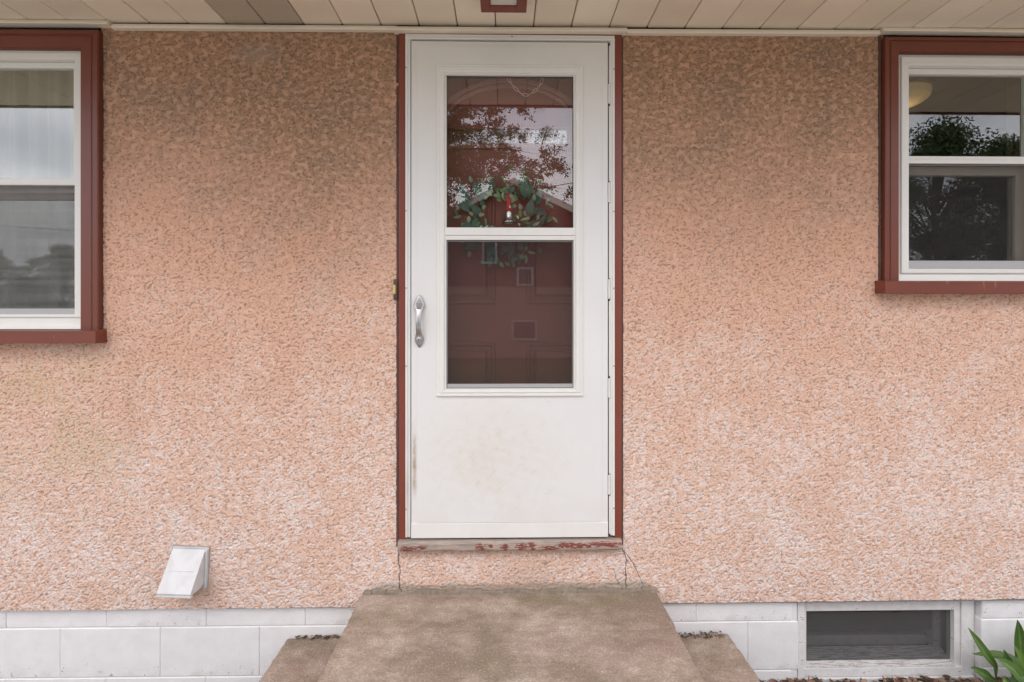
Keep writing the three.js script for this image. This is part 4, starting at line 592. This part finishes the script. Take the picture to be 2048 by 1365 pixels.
  const R = rng(17); for (let i = 0; i < 12; i++) { const a = R() * 6.28, bx = 2.08 + 0.16 * R(), bz = 0.08 + 0.2 * R(), r = 0.1 + 0.1 * R(), h = 0.08 + 0.16 * R(); blade([[bx, -0.05, bz], [bx + 0.3 * r * Math.cos(a), h * 0.6, bz + 0.2 * r * Math.sin(a)], [bx + 0.8 * r * Math.cos(a), h, bz + 0.6 * r * Math.sin(a)], [bx + 1.4 * r * Math.cos(a), h * 0.85, bz + r * Math.sin(a)]], 0.022, 0.3, [0, 0.9, 0.5], i); }
  mesh('stem', [bar([1.985, -0.07, 0.12], [1.905, 0.036, 0.10], 0.004, 0.0025), bar([1.99, -0.07, 0.12], [2.0, 0.03, 0.12], 0.004, 0.003)], lm[0], p);
}

// ================================================================= across the street: what the panes mirror
const leafM = [[0.075, 0.105, 0.035], [0.060, 0.092, 0.030], [0.085, 0.115, 0.035]].map((c) => std({ color: lin(...c), roughness: 0.8, side: THREE.DoubleSide }));
const barkM = std({ map: mottle(81, [0.07, 0.055, 0.042], 0.5, 16), roughness: 1 });
function leafCloud(R, spots, leafSize) { const P = [], N = []; for (const [x, y, z] of spots) { const a = R() * 6.283, b = Math.acos(2 * R() - 1), s = leafSize * (0.6 + 0.8 * R()); const d = new THREE.Vector3(Math.sin(b) * Math.cos(a), Math.cos(b), Math.sin(b) * Math.sin(a)), e = new THREE.Vector3(R() - 0.5, R() - 0.5, R() - 0.5).cross(d).normalize(), n = d.clone().cross(e); const q = [[-1, 0], [0, -0.42], [1, 0], [0, 0.42]].map(([u, v]) => [x + s * (u * d.x + v * e.x), y + s * (u * d.y + v * e.y), z + s * (u * d.z + v * e.z)]); for (const k of [0, 1, 2, 0, 2, 3]) { P.push(...q[k]); N.push(n.x, n.y, n.z); } } const g = new THREE.BufferGeometry(); g.setAttribute('position', new THREE.Float32BufferAttribute(P, 3)); g.setAttribute('normal', new THREE.Float32BufferAttribute(N, 3)); g.setAttribute('uv', new THREE.Float32BufferAttribute(new Float32Array(P.length / 3 * 2), 2)); return g; }
function tree(label, x, z, h, r, seed, mat, { clear = 0.22, leaf = 0.05, n = 34000, clumps = 110 } = {}) {
  const t = group('tree', null, { label, category: 'tree' }); t.position.set(x, -0.07, z); const R = rng(seed), br = [], spots = [];
  const top = h * 0.86; for (let i = 0; i < 5; i++) { const f = (k) => [0.12 * pn(k * 1.3, seed, 841) * k, top * k / 5, 0.12 * pn(k * 1.3, seed, 842) * k]; br.push(bar(f(i), f(i + 1), 0.03 * h * (1 - i / 5.6), 0.03 * h * (1 - (i + 1) / 5.6), 8)); }
  for (let k = 0; k < clumps; k++) { const u = Math.pow(R(), 0.5), a = R() * 6.283, yy = clear + (1 - clear) * R(), prof = Math.sin(Math.PI * Math.pow((yy - clear) / (1 - clear) * 0.93 + 0.06, 0.8)), cx = r * prof * u * Math.cos(a), cz = r * prof * u * Math.sin(a), cy = h * yy, cr = r * (0.10 + 0.17 * R());
    if (k % 2 === 0) br.push(bar([0, Math.max(h * clear * 0.7, cy - r * 0.5), 0], [cx, cy, cz], 0.006 * h, 0.0015 * h, 5));
    for (let i = 0; i < n / clumps; i++) { const d = Math.pow(R(), 0.45) * cr, b = R() * 6.283, c = 2 * R() - 1, s = Math.sqrt(1 - c * c); spots.push([cx + d * s * Math.cos(b), cy + 0.75 * d * c, cz + d * s * Math.sin(b)]); } }
  mesh('trunk', br, barkM, t); mesh('crown', leafCloud(R, spots, leaf), mat, t); return t;
}
tree('large leafy tree across the street reflected in the right window', 12.2, 12, 6.6, 3.1, 3, leafM[1], { clear: 0.06, n: 50000, clumps: 150 });
tree('broad tree beside the large one, right edge of the right pane', 15.6, 13.5, 6.9, 2.6, 4, leafM[0], { clear: 0.03, n: 48000, clumps: 120 });
tree('smaller dark tree left of the large one in the right pane', 10.6, 15.5, 6.4, 2.3, 6, leafM[1], { clear: 0.02, n: 44000, clumps: 110 });
tree('round tree in the distance reflected low in the left window', -28.2, 31, 5.8, 2.8, 7, leafM[0], { clear: 0.05, n: 22000, leaf: 0.08, clumps: 120 });
tree('pointed dark tree in the distance at the left pane edge', -33.5, 32, 5.6, 2.3, 8, leafM[1], { clear: 0.05, n: 20000, leaf: 0.08, clumps: 110 });
tree('far low tree behind the gap in the left pane', -40, 41, 4.2, 3.2, 9, leafM[0], { clear: 0.02, n: 12000, leaf: 0.13 });
{  // the street tree whose low branches hang into the door's reflection
  const t = group('tree', null, { label: 'street tree with low hanging branches mirrored in the door glass', category: 'tree' }); t.position.set(-3.1, -0.07, 7.2); const R = rng(55), br = [], spots = [];
  br.push(bar([0, 0, 0], [0.1, 2.4, -0.1], 0.17, 0.14, 10), bar([0.1, 2.4, -0.1], [0.4, 4.6, 0], 0.14, 0.09, 9), bar([0.4, 4.6, 0], [0.2, 6.6, 0.2], 0.09, 0.04, 8));
  for (let k = 0; k < 62; k++) { const y0 = 3.25 + 2.7 * R(), L = 1.5 + 2.55 * R(), a = k < 50 ? -0.75 + 1.3 * R() : R() * 6.283, e = 0.16 * R() - 0.02; let p = [0.3, y0, 0]; const pts = [p];
    for (let i = 1; i <= 6; i++) { const f = i / 6; p = [0.3 + L * f * Math.cos(a) + 0.12 * (R() - 0.5), y0 + L * f * e - 0.28 * f * f * L * 0.4 + 0.1 * (R() - 0.5), L * f * Math.sin(a) + 0.12 * (R() - 0.5)]; br.push(bar(pts[i - 1], p, 0.022 * (1.15 - f + 0.1), 0.022 * (1.05 - f), 5)); pts.push(p);
      if (i > 1) for (let q = 0; q < 4; q++) { const tip = [p[0] + 0.55 * (R() - 0.35), p[1] - 0.32 * R() + 0.1, p[2] + 0.5 * (R() - 0.5)]; br.push(bar(p, tip, 0.006, 0.003, 4)); for (let m = 0; m < 44; m++) { const f2 = R(); spots.push([lerp(p[0], tip[0], f2) + 0.14 * (R() - 0.5), lerp(p[1], tip[1], f2) + 0.14 * (R() - 0.5), lerp(p[2], tip[2], f2) + 0.14 * (R() - 0.5)]); } } } }
  mesh('trunk', br, barkM, t); mesh('crown', leafCloud(R, spots, 0.030), leafM[2], t);
}
{  // neighbour opposite: gabled house, red siding over pale stucco
  const n = group('house', null, { label: 'neighbouring gabled house with red siding reflected in the door', category: 'house' }); n.position.set(0.36, -0.07, 16);
  mesh('lower_wall', [box(-4.4, 4.4, 0, 2.52, 0, 9, 0)], std({ map: mottle(83, [0.50, 0.32, 0.26], 0.1), roughness: 0.9 }), n);
  const gs = new THREE.Shape(); gs.moveTo(-4.4, 0); gs.lineTo(4.4, 0); gs.lineTo(4.4, 1.45); gs.lineTo(0, 3.55); gs.lineTo(-4.4, 1.45); gs.closePath();
  const gg = slab(gs, -0.02, 9, 0); gg.translate(0, 2.52, 0); mesh('gable_wall', gg, std({ map: mottle(85, [0.17, 0.035, 0.03], 0.15), roughness: 0.7 }), n);
  const rf = []; for (const s of [-1, 1]) rf.push(quadBox(s > 0 ? [[0, 6.08, -0.45], [4.9, 3.74, -0.45], [4.9, 3.74, 9.4], [0, 6.08, 9.4], [0, 6.24, -0.45], [4.9, 3.90, -0.45], [4.9, 3.90, 9.4], [0, 6.24, 9.4]].map((q, i, a) => a[[3, 2, 1, 0, 7, 6, 5, 4][i]]) : [[-4.9, 3.74, -0.45], [0, 6.08, -0.45], [0, 6.08, 9.4], [-4.9, 3.74, 9.4], [-4.9, 3.90, -0.45], [0, 6.24, -0.45], [0, 6.24, 9.4], [-4.9, 3.90, 9.4]].map((q, i, a) => a[[3, 2, 1, 0, 7, 6, 5, 4][i]])));
  mesh('roof', rf, std({ color: lin(0.10, 0.095, 0.09), roughness: 0.95, side: THREE.DoubleSide }), n);
  for (const s of [-1, 1]) { const f = new THREE.Shape(); f.moveTo(0, 6.22); f.lineTo(s * 4.9, 3.88); f.lineTo(s * 4.9, 3.66); f.lineTo(0, 6.0); f.closePath(); mesh('bargeboard', slab(f, -0.50, -0.452, 0.004), std({ color: lin(0.62, 0.60, 0.55), roughness: 0.6 }), n); }
  const win = (x0, x1, y0, y1) => { const w = group('window', n); mesh('frame', ring([x0, x1, y0, y1], [x0 + 0.07, x1 - 0.07, y0 + 0.07, y1 - 0.07], -0.08, -0.025, 0.004), std({ color: lin(0.7, 0.7, 0.68), roughness: 0.5 }), w); mesh('pane', box(x0 + 0.07, x1 - 0.07, y0 + 0.07, y1 - 0.07, -0.05, -0.03, 0), std({ color: lin(0.05, 0.05, 0.06), roughness: 0.1 }), w); };
  win(-1.12, -0.59, 3.31, 4.12); win(0.10, 0.69, 2.54, 3.19); win(-0.08, 0.82, 0.62, 1.34);
}
{  // overhead wire between the houses
  const c = new THREE.CatmullRomCurve3([[-40, 7.5, 22], [-26, 5.9, 23], [-12, 5.6, 24], [4, 8.5, 25]].map((q) => new THREE.Vector3(...q)));
  mesh('power_line', new THREE.TubeGeometry(c, 60, 0.02, 5), std({ color: lin(0.02, 0.02, 0.02), roughness: 0.8 }), null, { label: 'thin overhead wire mirrored in the lower left window', category: 'power line' });
}

// ---------------------------------------------------------------- render
const renderer = new THREE.WebGLRenderer({ antialias: true });
renderer.setSize(2048, 1365); renderer.shadowMap.enabled = true; renderer.shadowMap.type = THREE.PCFSoftShadowMap;
renderer.toneMapping = THREE.LinearToneMapping; renderer.toneMappingExposure = EXPOSURE;
renderer.render(scene, camera);
